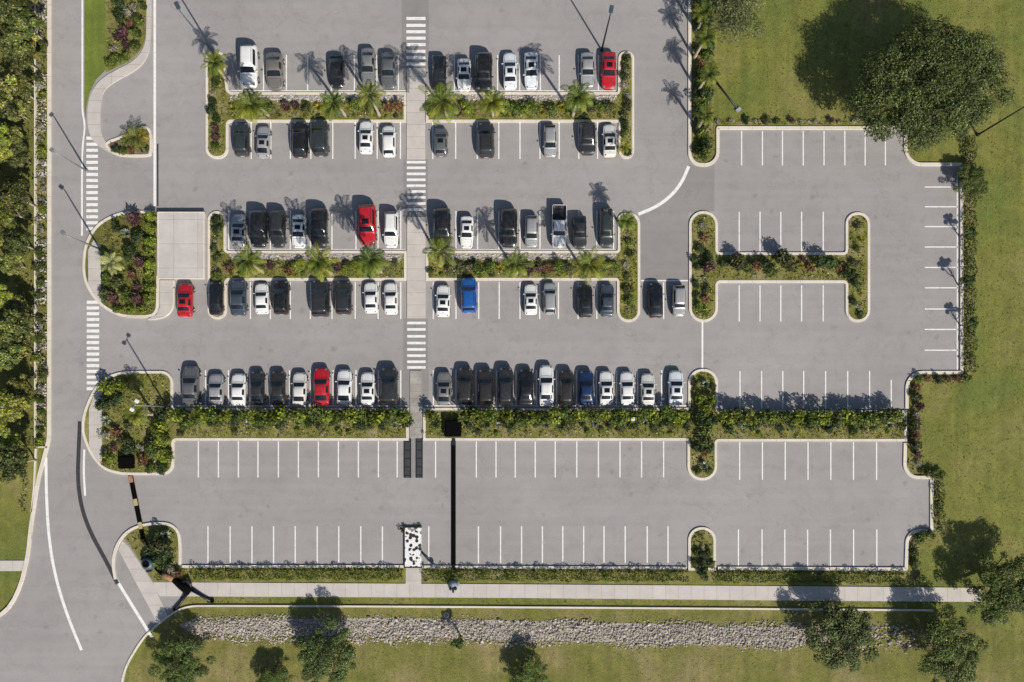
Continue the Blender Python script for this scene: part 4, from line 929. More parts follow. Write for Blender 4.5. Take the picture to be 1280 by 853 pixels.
# ------------------------------------------------------------------ cars
def loft(stations, cls, L):
    """stations: y, half width, belt height, upper half width, roof height; cls[i]: what spans station i..i+1
    b bonnet/boot, W windscreen, S side panes, P pillar, R rear window, C cargo bed"""
    bm = bmesh.new(); rings = []
    for (y, wd, zb, wr, zr) in stations:
        zl = min(.30, zb * .5)
        pr = [(0, zl - .04), (wd * .82, zl - .04), (wd * .985, zl + .06), (wd, (zl + zb) / 2 + .04), (wd * .975, zb - .015), (wd * .925, zb + .012), (wr, zr - .035), (wr * .62, zr), (0, zr + .012)]
        right = [bm.verts.new((x, y, z)) for x, z in pr]
        left = [right[0]] + [bm.verts.new((-x, y, z)) for x, z in pr[1:-1]] + [right[-1]]
        rings.append((right, left))
    for i in range(len(rings) - 1):
        for s in (0, 1):
            a, b = rings[i][s], rings[i + 1][s]
            for k in range(8):
                vs = [a[k], b[k], b[k + 1], a[k + 1]]
                f = bm.faces.new(vs if s == 0 else vs[::-1])
                c = cls[i]
                if c == 'W' and k >= 6: f.material_index = 1
                elif c == 'R' and k >= 6: f.material_index = 2
                elif c == 'S' and k == 5: f.material_index = 3 + s
                elif c == 'C' and k >= 5: f.material_index = 5
                elif k == 1 or k == 0: f.material_index = 6
    for rg in (rings[0], rings[-1]):
        for s in (0, 1):
            r = rg[s]; ctr = None
            f = bm.faces.new([r[k] for k in range(9)][::-1] if (s == 0) == (rg is rings[0]) else [r[k] for k in range(9)])
    bmesh.ops.recalc_face_normals(bm, faces=bm.faces[:])
    me = bpy.data.meshes.new('car_tmp'); bm.to_mesh(me); bm.free()
    for k in range(7): me.materials.append(None)
    o = bpy.data.objects.new('car_tmp', me); col.objects.link(o)
    md = o.modifiers.new('s', 'SUBSURF'); md.levels = 1; md.render_levels = 1
    dg = bpy.context.evaluated_depsgraph_get(); dg.update()
    ev = bpy.data.meshes.new_from_object(o.evaluated_get(dg)); bpy.data.objects.remove(o)
    parts = {}
    for idx, nm in ((0, 'body'), (1, 'windshield'), (2, 'rear_window'), (3, 'side_window'), (4, 'side_window.l'), (5, 'cargo_bed'), (6, 'sill_trim')):
        b2 = bmesh.new(); b2.from_mesh(ev)
        bmesh.ops.delete(b2, geom=[f for f in b2.faces if f.material_index != idx], context='FACES')
        if len(b2.faces):
            for f in b2.faces: f.material_index = 0; f.smooth = True
            m2 = bpy.data.meshes.new(nm); b2.to_mesh(m2); parts[nm] = m2
        b2.free()
    # height of the body surface for fitting things on it
    from mathutils.bvhtree import BVHTree
    b3 = bmesh.new(); b3.from_mesh(ev); tree = BVHTree.FromBMesh(b3); b3.free()
    return parts, tree
T = {}
T['sedan'] = dict(L=4.7, Wd=1.80, st=[(2.35, .46, .50, .38, .55), (2.31, .60, .60, .48, .66), (2.14, .76, .70, .60, .76), (1.75, .87, .77, .68, .83), (1.25, .895, .84, .70, .90), (1.04, .90, .88, .78, .95), (.98, .90, .885, .79, .97), (.12, .90, .92, .66, 1.37), (.04, .90, .925, .65, 1.405), (-.25, .90, .93, .64, 1.435), (-.32, .90, .93, .64, 1.437), (-.92, .90, .94, .635, 1.415), (-.99, .90, .94, .64, 1.39), (-1.68, .89, .95, .74, 1.06), (-1.74, .885, .95, .74, 1.04), (-2.05, .86, .93, .67, 1.02), (-2.24, .80, .86, .62, .95), (-2.33, .70, .72, .55, .78), (-2.35, .62, .60, .50, .62)],
                  cl='bbbbbbWPSSSPRbbbbb', axle=(1.42, -1.35), r=.33)
T['suv'] = dict(L=4.75, Wd=1.90, st=[(2.37, .54, .62, .46, .68), (2.33, .68, .74, .56, .82), (2.15, .83, .86, .67, .94), (1.70, .92, .93, .73, 1.01), (1.20, .945, .98, .75, 1.07), (1.16, .95, 1.0, .82, 1.09), (1.10, .95, 1.0, .83, 1.11), (.38, .95, 1.03, .74, 1.59), (.30, .95, 1.035, .73, 1.63), (-.15, .95, 1.04, .725, 1.67), (-.24, .95, 1.04, .725, 1.675), (-.98, .95, 1.05, .72, 1.68), (-1.06, .95, 1.05, .72, 1.675), (-1.62, .945, 1.06, .705, 1.655), (-1.74, .94, 1.06, .70, 1.63), (-1.80, .94, 1.06, .70, 1.60), (-2.18, .91, 1.03, .78, 1.14), (-2.26, .86, .95, .72, 1.04), (-2.35, .76, .72, .66, .80), (-2.37, .70, .62, .62, .66)],
                cl='bbbbbbWPSSSSSPPRbbb', axle=(1.42, -1.38), r=.37)
T['hatchback'] = dict(L=4.2, Wd=1.76, st=[(2.10, .46, .52, .38, .58), (2.06, .61, .64, .50, .70), (1.88, .77, .74, .62, .82), (1.45, .865, .83, .69, .90), (1.20, .875, .88, .76, .96), (1.14, .88, .89, .77, .985), (.34, .88, .92, .66, 1.41), (.26, .88, .925, .655, 1.45), (-.1, .88, .93, .65, 1.48), (-.2, .88, .93, .65, 1.48), (-.85, .88, .95, .64, 1.46), (-.95, .88, .95, .635, 1.45), (-1.33, .87, .96, .625, 1.41), (-1.40, .87, .96, .625, 1.38), (-1.92, .83, .93, .71, 1.03), (-2.0, .78, .84, .64, .94), (-2.09, .68, .62, .58, .70), (-2.10, .62, .54, .55, .58)],
                      cl='bbbbbWPSSSSPPRbbb', axle=(1.28, -1.22), r=.32)
T['pickup'] = dict(L=5.5, Wd=1.96, st=[(2.75, .74, .70, .60, .78), (2.70, .84, .84, .68, .94), (2.50, .92, .95, .74, 1.05), (2.05, .965, 1.02, .77, 1.11), (1.50, .975, 1.06, .78, 1.16), (1.42, .98, 1.07, .85, 1.19), (.76, .98, 1.09, .76, 1.67), (.68, .98, 1.095, .75, 1.71), (.20, .98, 1.10, .745, 1.75), (.11, .98, 1.10, .745, 1.75), (-.45, .98, 1.10, .74, 1.74), (-.52, .98, 1.10, .74, 1.72), (-.72, .98, 1.10, .74, 1.20), (-.78, .98, 1.09, .80, 1.14), (-.80, .98, 1.09, .80, .70), (-.90, .98, 1.09, .80, .68), (-2.50, .97, 1.09, .80, .68), (-2.60, .96, 1.09, .80, .70), (-2.63, .95, 1.09, .80, 1.10), (-2.72, .92, 1.06, .80, 1.08), (-2.75, .86, .80, .76, .84)],
                   cl='bbbbbWPSSSPRbCCCCCbb', axle=(1.75, -1.72), r=.40)
import copy as cp
def variant(src, f):
    t = cp.deepcopy(T[src]); t['st'] = [f(*q) for q in t['st']]; return t
T['fastback'] = variant('sedan', lambda y, wd, zb, wr, zr: (y if y > -1.0 else -1.15 if y > -1.5 else -1.95 if y > -1.7 else -2.06 if y > -1.8 else y - .02 if y > -2.1 else y, wd, zb + (.06 if y < -1.6 and y > -2.2 else 0), wr, zr + (.04 if -2.2 < y < -1.6 else 0)))
T['fastback']['st'][-4] = (-2.14, .84, .96, .70, 1.04)
T['crossover'] = variant('suv', lambda y, wd, zb, wr, zr: (y + (.14 if -1.9 < y < -1.5 else .10 if .2 < y < 1.2 else 0), wd * .99, zb * .97, wr * (.96 if zr > 1.3 else 1), zr * .965))
PROTO = {}
for k, t in T.items():
    parts, tree = loft(t['st'], t['cl'], t['L'])
    for nm, me in parts.items():
        me.materials.clear(); me.materials.append(M['paintwork' if nm == 'body' else 'trim' if nm in ('cargo_bed', 'sill_trim') else 'glass'])
    # wheels
    r = t['r']
    wm = MB().lathe([(r * .62, -.10), (r * .93, -.115), (r, -.08), (r, .08), (r * .93, .115), (r * .62, .10)], 24, axis='X').mesh('wheel'); wm.materials.append(M['tyre'])
    rm = MB(); rm.lathe([(r * .20, -.10), (r * .22, .118), (r * .06, .124)], 14, axis='X'); rm.lathe([(r * .60, -.105), (r * .64, -.112), (r * .64, .112), (r * .60, .116), (r * .56, .09), (r * .56, -.09)], 24, axis='X')
    for a in range(5):
        rm.box(.085, .112, -.035, .035, r * .15, r * .60, Matrix.Rotation(a * 2 * PI / 5, 4, 'X')); rm.box(-.112, -.085, -.035, .035, r * .15, r * .60, Matrix.Rotation(a * 2 * PI / 5, 4, 'X'))
    rm = rm.mesh('rim'); rm.materials.append(M['rim'])
    def top(x, y):
        h = tree.ray_cast(Vector((x, y, 4)), Vector((0, 0, -1))); return h[0].z if h[0] else 0
    hw = t['Wd'] / 2; Lh = t['L'] / 2
    def lamp(x0, y0, dx, dy, mat, nm):
        mb = MB(); g_ = 5; vs = []
        for i in range(g_):
            for j in range(g_):
                x = x0 + dx * i / (g_ - 1); y = y0 + dy * j / (g_ - 1); z = top(x, y); vs.append((x, y, (z or top(x, y0)) + .008))
        fs = [(i * g_ + j, (i + 1) * g_ + j, (i + 1) * g_ + j + 1, i * g_ + j + 1) for i in range(g_ - 1) for j in range(g_ - 1)]
        if dx * dy < 0: fs = [f[::-1] for f in fs]
        me = mb.add(vs, fs).mesh(nm); me.materials.append(M[mat]); me.polygons.foreach_set('use_smooth', [True] * len(me.polygons)); return me
    ex = []
    for s in (-1, 1):
        ex.append(('headlight', lamp(s * hw * .50, Lh - .36, s * hw * .24, .22, 'headlamp', 'headlight'), None))
        ex.append(('taillight', lamp(s * hw * .56, -Lh + .10, s * hw * .19, .16, 'taillamp', 'taillight'), None))
        cw = [i for i, c in enumerate(t['cl']) if c == 'W'][0]; ym = t['st'][cw][0] - .28; zm = t['st'][cw][2] + .07
        mm = MB().box(min(s * (hw - .03), s * (hw + .17)), max(s * (hw - .03), s * (hw + .17)), ym - .07, ym + .07, zm, zm + .13, bev=.03).mesh('mirror'); mm.materials.append(M['paintwork']); ex.append(('mirror', mm, 'paint'))
    pl = MB().box(-.24, .24, -Lh - .012, -Lh + .05, .46, .58).mesh('license_plate'); pl.materials.append(M['plate']); ex.append(('license_plate', pl, None))
    iw = [i for i, c in enumerate(t['cl']) if c == 'S'][0]
    y0 = t['st'][iw][0] - .10; y1 = y0 - .62
    sr = MB(); vs = []; n_ = 6
    for i in range(n_):
        for j in range(n_):
            x = -.36 + .72 * i / (n_ - 1); y = y0 + (y1 - y0) * j / (n_ - 1); vs.append((x, y, top(x, y) + .008))
    sr.add(vs, [(i * n_ + j, i * n_ + j + 1, (i + 1) * n_ + j + 1, (i + 1) * n_ + j) for i in range(n_ - 1) for j in range(n_ - 1)])
    sr = sr.mesh('sunroof'); bmx = bmesh.new(); bmx.from_mesh(sr)
    for f in bmx.faces:
        if f.normal.z < 0: f.normal_flip()
    bmx.to_mesh(sr); bmx.free(); sr.materials.append(M['glass'])
    # dark grille / lower intake, wiper cowl
    gr = MB().box(-hw * .42, hw * .42, Lh - .10, Lh + .004, .40, .52, bev=.02).mesh('grille'); gr.materials.append(M['trim']); ex.append(('grille', gr, None))
    def seam(pts, wd=.03):
        mb = MB(); pts = [Vector((x, y, 0)) for x, y in pts]
        for a, b in zip(pts[:-1], pts[1:]):
            d = (b - a).normalized(); nn = Vector((-d.y, d.x, 0)) * wd / 2
            vs = [a + nn, a - nn, b - nn, b + nn]; mb.add([(v.x, v.y, top(v.x, v.y) + .006) for v in vs], [(0, 1, 2, 3)])
        me = mb.mesh('panel_seam'); me.materials.append(M['trim']); return me
    yc = t['st'][cw][0] + .06; hx = hw * .74
    ex.append(('panel_seam', seam([(-hx, Lh - .34), (-hx, yc), (-hx * .5, yc + .05), (0, yc + .07), (hx * .5, yc + .05), (hx, yc), (hx, Lh - .34)] ), None))
    ex.append(('panel_seam', seam([(-hx * .8, Lh - .26), (-hx * .3, Lh - .16), (hx * .3, Lh - .16), (hx * .8, Lh - .26)], .045), None))
    if k == 'sedan': ex.append(('panel_seam', seam([(-.66, -2.2), (-.68, -1.82), (0, -1.80), (.68, -1.82), (.66, -2.2)]), None))
    if k == 'suv':
        for s in (-1, 1):
            yy = np.linspace(.1, -1.6, 7); rr = MB().tube([(s * .60, y, top(s * .60, y) + .05) for y in yy], .022, 6).mesh('roof_rail'); rr.materials.append(M['trim']); ex.append(('roof_rail', rr, None))
    if k == 'sedan':
        an = MB().box(-.03, .03, -.95, -.80, 1.40, 1.455, bev=.02).mesh('antenna'); an.materials.append(M['paintwork']); ex.append(('antenna', an, 'paint'))
    for s in (-1, 1):
        for yh in ((t['st'][iw][0] - .55), (t['st'][iw][0] - 1.45)):
            zb = t['st'][iw][2] - .10
            dh = MB().box(min(s * (hw - .03), s * (hw + .012)), max(s * (hw - .03), s * (hw + .012)), yh - .09, yh + .09, zb - .025, zb + .015, bev=.008).mesh('door_handle'); dh.materials.append(M['paintwork']); ex.append(('door_handle', dh, 'paint'))
    PROTO[k] = dict(parts=parts, wheel=wm, rim=rm, extra=ex, sunroof=sr, t=t)
COL = {'white': (.74, .74, .73, 0), 'silver': (.42, .42, .42, .35), 'pearl': (.66, .65, .61, .05), 'cool white': (.68, .72, .76, 0), 'taupe': (.20, .185, .165, .3), 'grey': (.14, .145, .15, .3), 'charcoal': (.032, .034, .036, .2), 'black': (.009, .0095, .011, 0), 'red': (.42, .010, .018, 0),
       'slate': (.065, .085, .11, .3), 'blue': (.012, .10, .36, .1), 'navy': (.010, .030, .10, .1), 'dark green-grey': (.035, .046, .046, .2), 'brown-grey': (.036, .032, .028, .25), 'mid grey': (.24, .24, .235, .3)}
PAINT_WORD = {'pearl': 'off-white', 'cool white': 'bluish white', 'slate': 'slate blue', 'mid grey': 'mid grey'}
def car(kind, colour, px, py, wpx, lpx, face, sun, label, z=0.004):
    pr = PROTO[kind]; t = pr['t']
    o = empty('pickup_truck' if kind == 'pickup' else 'parked_car', P(px, py, .75)); o.location.z = z
    ang = (0 if face == 'u' else PI) + R(rng.uniform(-1.2, 1.2)); o.rotation_euler = (0, 0, ang)
    o.scale = (wpx / 10 / t['Wd'] * .985, lpx / 10 / t['L'] * .975, .5 * (wpx / 10 / t['Wd'] + lpx / 10 / t['L']))
    tag(o, label, 'pickup' if kind == 'pickup' else 'car', 'cars parked in the car park')
    c = COL[colour]
    def ch(nm, me, paint=False, parent=o):
        q = bpy.data.objects.new(nm, me); col.objects.link(q); q.parent = parent; q.color = c if paint else (1, 1, 1, 1); return q
    for nm, me in pr['parts'].items():
        ch(nm.split('.')[0], me, nm == 'body')
    for nm, me, pt in pr['extra']: ch(nm, me, bool(pt))
    if sun: ch('sunroof', pr['sunroof'])
    for s in (-1, 1):
        for ya in t['axle']:
            wq = ch('wheel', pr['wheel']); wq.location = (s * (t['Wd'] / 2 - .095), ya, t['r']); ch('rim', pr['rim'], False, wq)
    return o
S_, U_, H_, K_ = 'sedan', 'suv', 'hatchback', 'pickup'
ROWS = [
 ('top', [(U_, 'white', 311.5, 83, 21.5, 53, 'd', 0), (S_, 'taupe', 343.5, 89, 21, 47, 'd', 0), (S_, 'black', 420, 89, 18, 41, 'd', 0), (S_, 'mid grey', 460, 83, 17.5, 47, 'd', 0), (S_, 'grey', 485.5, 88, 18.5, 46, 'd', 0)],
         [(S_, 'black', 549, 92, 17.5, 46, 'd', 0), (S_, 'white', 580, 93, 17.5, 41, 'd', 1), (U_, 'black', 605, 90, 20.5, 49, 'd', 0), (S_, 'cool white', 637.5, 88, 17.5, 47, 'u', 1), (S_, 'cool white', 664, 88, 17.5, 47, 'd', 1), (S_, 'silver', 734.5, 87, 17.5, 44, 'd', 0), (S_, 'red', 761, 88, 18, 47, 'd', 1)]),
 ('second', [(U_, 'dark green-grey', 302, 174, 19, 42, 'u', 0), (S_, 'silver', 329, 177, 16.5, 41, 'u', 1), (U_, 'black', 375, 174, 20, 45.5, 'u', 0), (U_, 'dark green-grey', 400.5, 172, 20, 46, 'u', 0), (S_, 'white', 457.5, 171, 17, 42, 'u', 1), (H_, 'white', 486, 176, 17, 40, 'u', 0)],
            [(H_, 'grey', 551, 177, 17, 36, 'u', 1), (U_, 'charcoal', 607.5, 175, 21, 44, 'u', 0), (H_, 'silver', 687.7, 176, 16.5, 41, 'd', 0), (U_, 'charcoal', 734.5, 173, 20, 41, 'd', 0), (S_, 'pearl', 762, 175, 17, 42, 'u', 1)]),
 ('third', [(S_, 'silver', 298, 288, 18, 42.5, 'u', 1), (U_, 'black', 323.5, 286, 21, 47, 'd', 0), (U_, 'charcoal', 347.5, 286, 18.5, 47, 'd', 0), (S_, 'white', 373.5, 289, 17.5, 42.5, 'd', 1), (U_, 'black', 399, 285, 21, 50, 'd', 0), (U_, 'red', 459, 281, 22.5, 51.5, 'd', 1), (U_, 'white', 489, 287, 18, 46, 'd', 0)],
           [(U_, 'black', 552.5, 285, 22, 50, 'd', 0), (S_, 'white', 583.5, 290, 16.5, 41, 'd', 1), (U_, 'black', 636, 285, 21, 49, 'd', 0), (H_, 'silver', 664.5, 289, 16.5, 41, 'd', 0), (K_, 'white', 699, 283, 18.5, 54, 'd', 0), (S_, 'charcoal', 724.5, 290, 17.5, 42, 'd', 0), (U_, 'dark green-grey', 758, 285, 17.5, 50, 'd', 0)]),
 ('fourth', [(S_, 'white', 488.5, 373, 17, 41, 'u', 0), (S_, 'white', 463.5, 372, 17, 40, 'u', 0), (U_, 'charcoal', 429.5, 372, 20.5, 43, 'u', 0), (U_, 'charcoal', 400.5, 373, 23, 47, 'u', 0), (U_, 'black', 351.5, 372, 19.5, 43, 'u', 0), (S_, 'white', 327, 373, 17, 39.5, 'u', 0), (S_, 'slate', 298, 372, 20, 46, 'u', 0), (S_, 'black', 270, 373, 17, 43, 'u', 0), (S_, 'red', 231, 375, 19, 43, 'u', 1)][::-1],
            [(S_, 'white', 554, 376, 17.5, 41, 'u', 1), (U_, 'blue', 586, 369, 20.5, 45, 'u', 0), (S_, 'white', 663.5, 374, 16.5, 39.5, 'u', 1), (U_, 'silver', 687.5, 373, 16.5, 41, 'u', 0), (S_, 'black', 731.5, 376, 18.5, 42, 'u', 0), (S_, 'slate', 759, 375, 17, 42, 'u', 0), (S_, 'black', 819.5, 375, 18, 45, 'u', 0), (U_, 'silver', 849, 376, 16.5, 40.5, 'd', 0)]),
 ('fifth', [(S_, 'grey', 238.5, 482, 20, 50, 'u', 0), (S_, 'silver', 270, 487, 18.5, 40, 'u', 0), (S_, 'white', 298, 487, 18, 41, 'u', 0), (S_, 'charcoal', 321.5, 485, 17.5, 44, 'u', 0), (S_, 'brown-grey', 347.5, 485, 18, 44, 'u', 0), (S_, 'pearl', 374.5, 486, 17.5, 42, 'u', 0), (S_, 'red', 402, 483, 19.5, 48, 'u', 0), (S_, 'white', 430.5, 484, 18.5, 45, 'u', 0), (S_, 'white', 459.5, 486, 17.5, 42.5, 'u', 1), (U_, 'charcoal', 486.5, 483, 22, 48, 'u', 0)],
           [(S_, 'mid grey', 555, 486, 18, 43, 'u', 1), (U_, 'brown-grey', 581.5, 483, 19.5, 48, 'u', 0), (U_, 'brown-grey', 607, 484, 19.5, 46, 'u', 0), (U_, 'charcoal', 632, 483, 19, 49, 'u', 0), (S_, 'black', 657.5, 484, 18.5, 47, 'u', 0), (S_, 'white', 683, 482, 18.5, 52.5, 'u', 0), (U_, 'brown-grey', 708, 485, 18, 46, 'u', 0), (S_, 'navy', 733, 485, 18.5, 45, 'u', 0), (S_, 'white', 758, 485, 17.5, 43.5, 'u', 1), (S_, 'white', 784, 485.5, 17.5, 43, 'u', 0), (S_, 'pearl', 810, 487, 17.5, 41.5, 'u', 1), (S_, 'cool white', 845, 485, 18.5, 44.5, 'u', 1)]),
]
ORD = ['first', 'second', 'third', 'fourth', 'fifth', 'sixth', 'seventh', 'eighth', 'ninth', 'tenth', 'eleventh', 'twelfth']
KW = {'fastback': 'sedan with sloping tail', 'crossover': 'crossover', 'sedan': 'sedan', 'suv': 'SUV', 'hatchback': 'small hatchback', 'pickup': 'crew-cab pickup'}
for row, left, right in ROWS:
    for side, cars_ in (('left', left[::-1]), ('right', right)):
        for i, (k, c, x, y, wp, lp, f, sun) in enumerate(cars_):
            if k == 'sedan' and (int(x) * 7 + i) % 3 == 0: k = 'fastback'
            if k == 'suv' and (int(x) * 5 + i) % 2 == 0 and wp < 21: k = 'crossover'
            nm_ = KW[k] if not (k == 'fastback' and sun) else 'sedan'
            lab = f"{PAINT_WORD.get(c, c)} {nm_}{' with dark sunroof' if sun else ''}, {ORD[i]} car {side} of the walkway in the {row} row"
            car(k, c, x, y, wp, lp, f, sun, lab, .11 if (x == 270 and row == 'fourth') else .004)

# ------------------------------------------------------------------ lamp posts
def lamp_post(px, py, h, arm, ang, label, mat='darkmetal', headmat='slate', head=.9, two=False):
    o = empty('lamp_post', W(px, py, -.02), R(ang)); tag(o, label, 'lamp post')
    MB().lathe([(.20, 0), (.20, .25), (.16, .3), (.10, .3)], 14).build('base', mat, o)
    MB().tube([(0, 0, .45), (0, 0, h * .5), (0, 0, h)], [.12, .10, .075], 10).build('pole', mat, o, True)
    for s in ((1, -1) if two else (1,)):
        if arm > 0: MB().tube([(0, 0, h - .15), (s * arm * .5, 0, h), (s * arm, 0, h + .02)], [.05, .045, .045], 8).build('arm', mat, o, True)
        x0 = s * arm
        hd = MB().box(min(x0, x0 + s * head), max(x0, x0 + s * head), -.24, .24, h - .04, h + .12, bev=.05).build('lamp_head', headmat, o)
        MB().box(min(x0 + s * .15, x0 + s * (head - .1)), max(x0 + s * .15, x0 + s * (head - .1)), -.18, .18, h - .06, h - .03).build('lens', 'lens', hd)
    return o
lamp_post(752, 63, 7.6, .15, 80, 'dark lamp post rising behind the red car at the end of the top row')
lamp_post(269, 68, 9.0, .3, 115, 'tall slate lamp post at the top tip of the upper left palm bed', 'slate')
lamp_post(1222, 169, 8.6, .3, 45, 'thin dark lamp post on the lawn right of the huge tree')
lamp_post(209, 508, 7.4, .35, 60, 'pale lamp post in the rounded planter at the lot entrance', 'steel', 'whitemetal', .42, True)
lamp_post(126, 312, 6.6, .2, 140, 'grey lamp post at the rim of the rounded planter by the platform', 'steel', 'steel', .6)
lamp_post(109, 214, 6.0, .2, 140, 'grey lamp post at the edge of the upper left crosswalk', 'steel', 'steel', .5)
lamp_post(786, 524, 1.6, 0.0, 0, 'short white garden light in the long hedge bed right of the walkway', 'whitemetal', 'whitemetal', .45)
# a lamp post lying on the lawn
o = empty('fallen_lamp_post', W(889, 95, 0)); tag(o, 'dark lamp post lying on the lawn beside the top border', 'lamp post')
MB().tube([(0, 0, .08), (1.6, -2.05, .09), (3.2, -4.1, .10)], [.13, .11, .09], 8).build('pole', 'darkmetal', o, True)
MB().box(-.35, .35, -.22, .22, 0, .16, Matrix.Translation((3.35, -4.3, .03)) @ Matrix.Rotation(R(38), 4, 'Z'), .04).build('lamp_head', 'post_grey', o)

# ------------------------------------------------------------------ the dark booms, posts and slabs
def boom(name, a, b, wm, z, mat, label, bands=()):
    A = W(*a); Bv = W(*b); d = Bv - A; L = d.length; o = empty(name, A, math.atan2(d.y, d.x)); tag(o, label, 'barrier')
    MB().box(0, L, -wm / 2, wm / 2, .02, z, bev=.04).build('beam', mat, o)
    for t_, m in bands: MB().box(L * t_ - .42, L * t_ + .42, -wm * .40, wm * .40, z - .01, z + .012).build('band', m, o)
    return o
boom('boom_beam', (567, 549), (567, 716), .55, .16, 'black', 'long straight black beam lying across the lower lot', ((.02, 'darkmetal'), (.97, 'darkmetal')))
boom('boom_beam', (163.5, 594), (183.5, 694), .60, .16, 'black', 'slanting black beam with pale yellow bands across the lot entrance', ((.05, 'rust'), (.34, 'yellow'), (.63, 'yellow'), (.88, 'yellow')))
def cabinet(px, py, w_, d_, h, label):
    o = empty('black_cabinet', W(px, py, .08)); tag(o, label, 'cabinet')
    MB().box(-w_ / 2, w_ / 2, -d_ / 2, d_ / 2, 0, h, bev=.05).build('housing', 'black', o)
    MB().box(-w_ / 2 + .08, w_ / 2 - .08, -d_ / 2 + .08, d_ / 2 - .08, h, h + .05, bev=.015).build('lid', 'black', o)
    MB().box(w_ * .2, w_ * .3, -d_ / 2 - .03, -d_ / 2, h * .5, h * .65).build('handle', 'darkmetal', o)
cabinet(567, 535.5, 2.0, 2.1, .95, 'matt black square box in the hedge bed at the top of the straight beam')
cabinet(161, 578, 1.7, 1.5, .8, 'matt black box in the rounded planter at the top of the slanting beam')
o = empty('bollard_post', W(567.5, 730.5, .02)); tag(o, 'pale grey domed post on the sidewalk at the foot of the straight beam', 'bollard')
MB().lathe([(.72, 0), (.72, .25), (.64, .32), (.64, .85), (.52, 1.12), (.28, 1.24), (.05, 1.26)], 20).build('housing', 'post_grey', o, True)
MB().box(-.12, .12, -.75, -.05, 1.02, 1.30, bev=.04).build('bracket', 'darkmetal', o)
MB().lathe([(.2, 1.22), (.2, 1.34), (.12, 1.38)], 14, (.3, -.25)).build('cap', 'darkmetal', o)
MB().lathe([(.2, 1.22), (.2, 1.34), (.12, 1.38)], 14, (-.3, -.25)).build('cap', 'darkmetal', o)
o = empty('bollard_post', W(189, 703, .05)); tag(o, 'dark round domed post in the corner planter at the foot of the slanting beam', 'bollard')
MB().lathe([(.85, 0), (.85, .35), (.75, .45), (.75, .9), (.55, 1.12), (.42, 1.15)], 20).build('housing', 'slate', o, True)
MB().lathe([(.40, 1.1), (.40, 1.24), (.28, 1.26), (.26, 1.18)], 18).build('cap', 'black', o, True)
for a in (20, 150, 260):
    MB().box(.75, 1.15, -.2, .2, 0, .5, Matrix.Rotation(R(a), 4, 'Z'), .04).build('foot', 'darkmetal', o)
MB().box(-.55, -.15, .5, 1.05, .3, .8, bev=.05).build('bracket', 'darkmetal', o)
o = empty('toppled_stand', W(212, 721, .04)); tag(o, 'toppled black two-legged stand lying over the sidewalk corner', 'stand')
def q(px, py, z): return W(px, py, z) - W(212, 721, 0)
MB().tube([q(196, 709, .15), q(206, 716, .2), q(216, 722, .2), q(228, 731, .22), q(239, 740, .2)], [.28, .45, .34, .52, .55], 10).build('body', 'black', o, True)
MB().tube([q(206, 716, .30), q(212, 720, .34), q(218, 724, .30)], [.42, .36, .40], 10).build('band', 'rust', o, True)
for (pts) in ([(234, 742), (227, 753), (221, 760)], [(241, 737), (254, 745), (264, 751)]):
    lg = MB().tube([q(x, y, .16) for x, y in pts], [.24, .16, .18], 8).build('leg', 'darkmetal', o, True)
    x, y = pts[-1]; c = q(x, y, 0)
    MB().box(-.42, .42, -.22, .22, 0, .22, Matrix.Translation(c) @ Matrix.Rotation(R(35 if x < 240 else -5), 4, 'Z'), .06).build('foot', 'black', lg)
MB().tube([q(226, 728, .3), q(238, 724, .4), q(241, 733, .35)], [.16, .2, .14], 8).build('hook', 'darkmetal', o, True)
o = empty('mottled_slab', W(516.5, 684, 0)); tag(o, 'white slab mottled with black and grey stones at the bottom of the lot', 'slab')
MB().box(-1.02, 1.02, -2.45, 2.45, 0, .16, bev=.02).build('slab', 'terrazzo', o)
fr = MB()
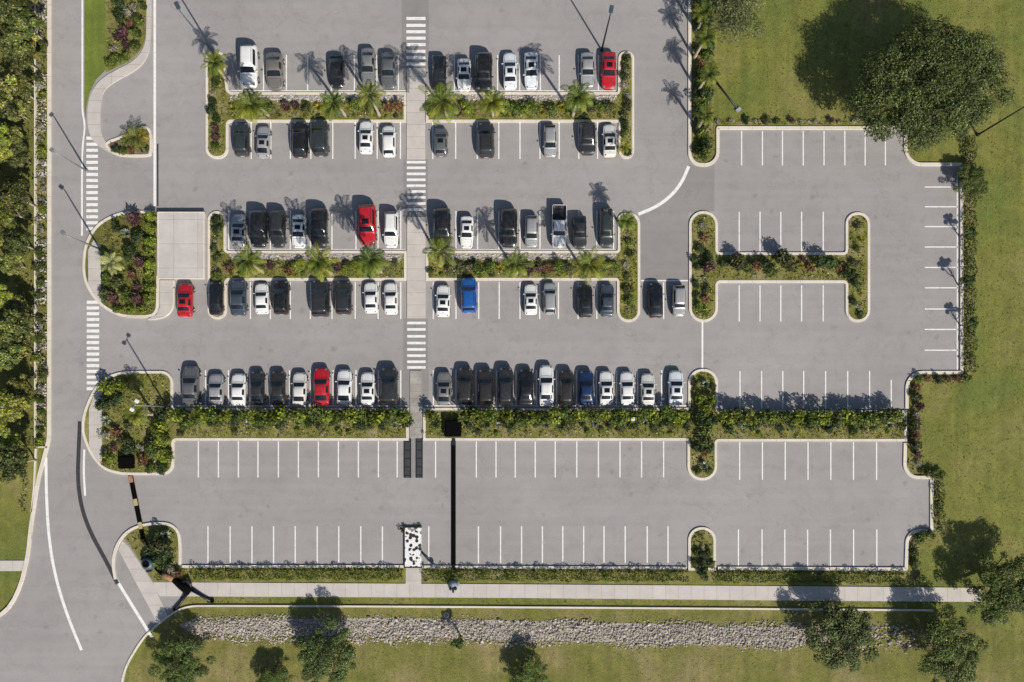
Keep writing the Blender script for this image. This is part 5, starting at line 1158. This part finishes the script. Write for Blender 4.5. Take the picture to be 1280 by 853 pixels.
for (x0, x1, y0, y1) in ((-1.16, -1.03, -2.5, 2.6), (-1.16, 1.08, 2.46, 2.62), (-1.1, 1.1, -2.58, -2.46)): fr.box(x0, x1, y0, y1, 0, .20)
fr.build('frame', 'darkmetal', o)
g_ = np.random.default_rng(3); bl = [(X(x) - X(516.5), Y(y) - Y(684), .2, .22, .2, .18) for x, y in ((503, 661), (500, 660), (506, 658), (520, 659), (525, 658), (504, 664))]
link('vine', blob_leaves('vine', bl, 160, .2, 5, DARK), 'leaf', o)
o = empty('leaning_prop', W(527, 690, 0)); tag(o, 'short dark prop leaning from the mottled slab towards the kerb', 'prop')
MB().tube([(0, 0, .2), (.7, -.75, .35), (1.3, -1.4, .5)], [.08, .08, .1], 8).build('rod', 'darkmetal', o, True)
MB().lathe([(.30, .35), (.34, .5), (.2, .62), (.05, .66)], 14, (1.45, -1.55)).build('head', 'slate', o, True)
MB().tube([(1.45, -1.55, 0), (1.45, -1.55, .4)], .07, 8).build('stake', 'darkmetal', o)
for i, (x0, x1, lb) in enumerate(((505.5, 513.5, 'left dark steel ramp plate on the lot below the weathered walkway'), (520.5, 528, 'right dark steel ramp plate on the lot below the weathered walkway'))):
    o = empty('ramp_plate', W((x0 + x1) / 2, 573, 0)); tag(o, lb, 'ramp', 'ramp plates'); hw = (x1 - x0) / 20
    MB().box(-hw, hw, -2.45, 2.45, .012, .055, bev=.01).build('plate', 'tar', o)
    for s in (-1, 1): MB().box(s * hw - .05, s * hw + .05, -2.45, 2.45, .012, .11).build('rim', 'darkmetal', o)
    for k in range(5): MB().box(-hw * .8, hw * .8, -2.2 + k * 1.05, -2.1 + k * 1.05, .05, .075).build('tread', 'darkmetal', o)
struct(prism('asphalt_patch', [(514, 549), (520, 549), (520, 597), (514, 597)], None, .011, 'asphalt_dark'))
o = empty('valve_cover', W(558, 769, 0)); tag(o, 'small pale ring-shaped valve cover on the grass above the riprap', 'valve')
MB().lathe([(.30, -.05), (.34, .06), (.26, .08), (.22, .02)], 18).build('ring', 'kerb', o); MB().lathe([(.22, -.05), (.22, .03), (.1, .04)], 14).build('lid', 'steel', o)
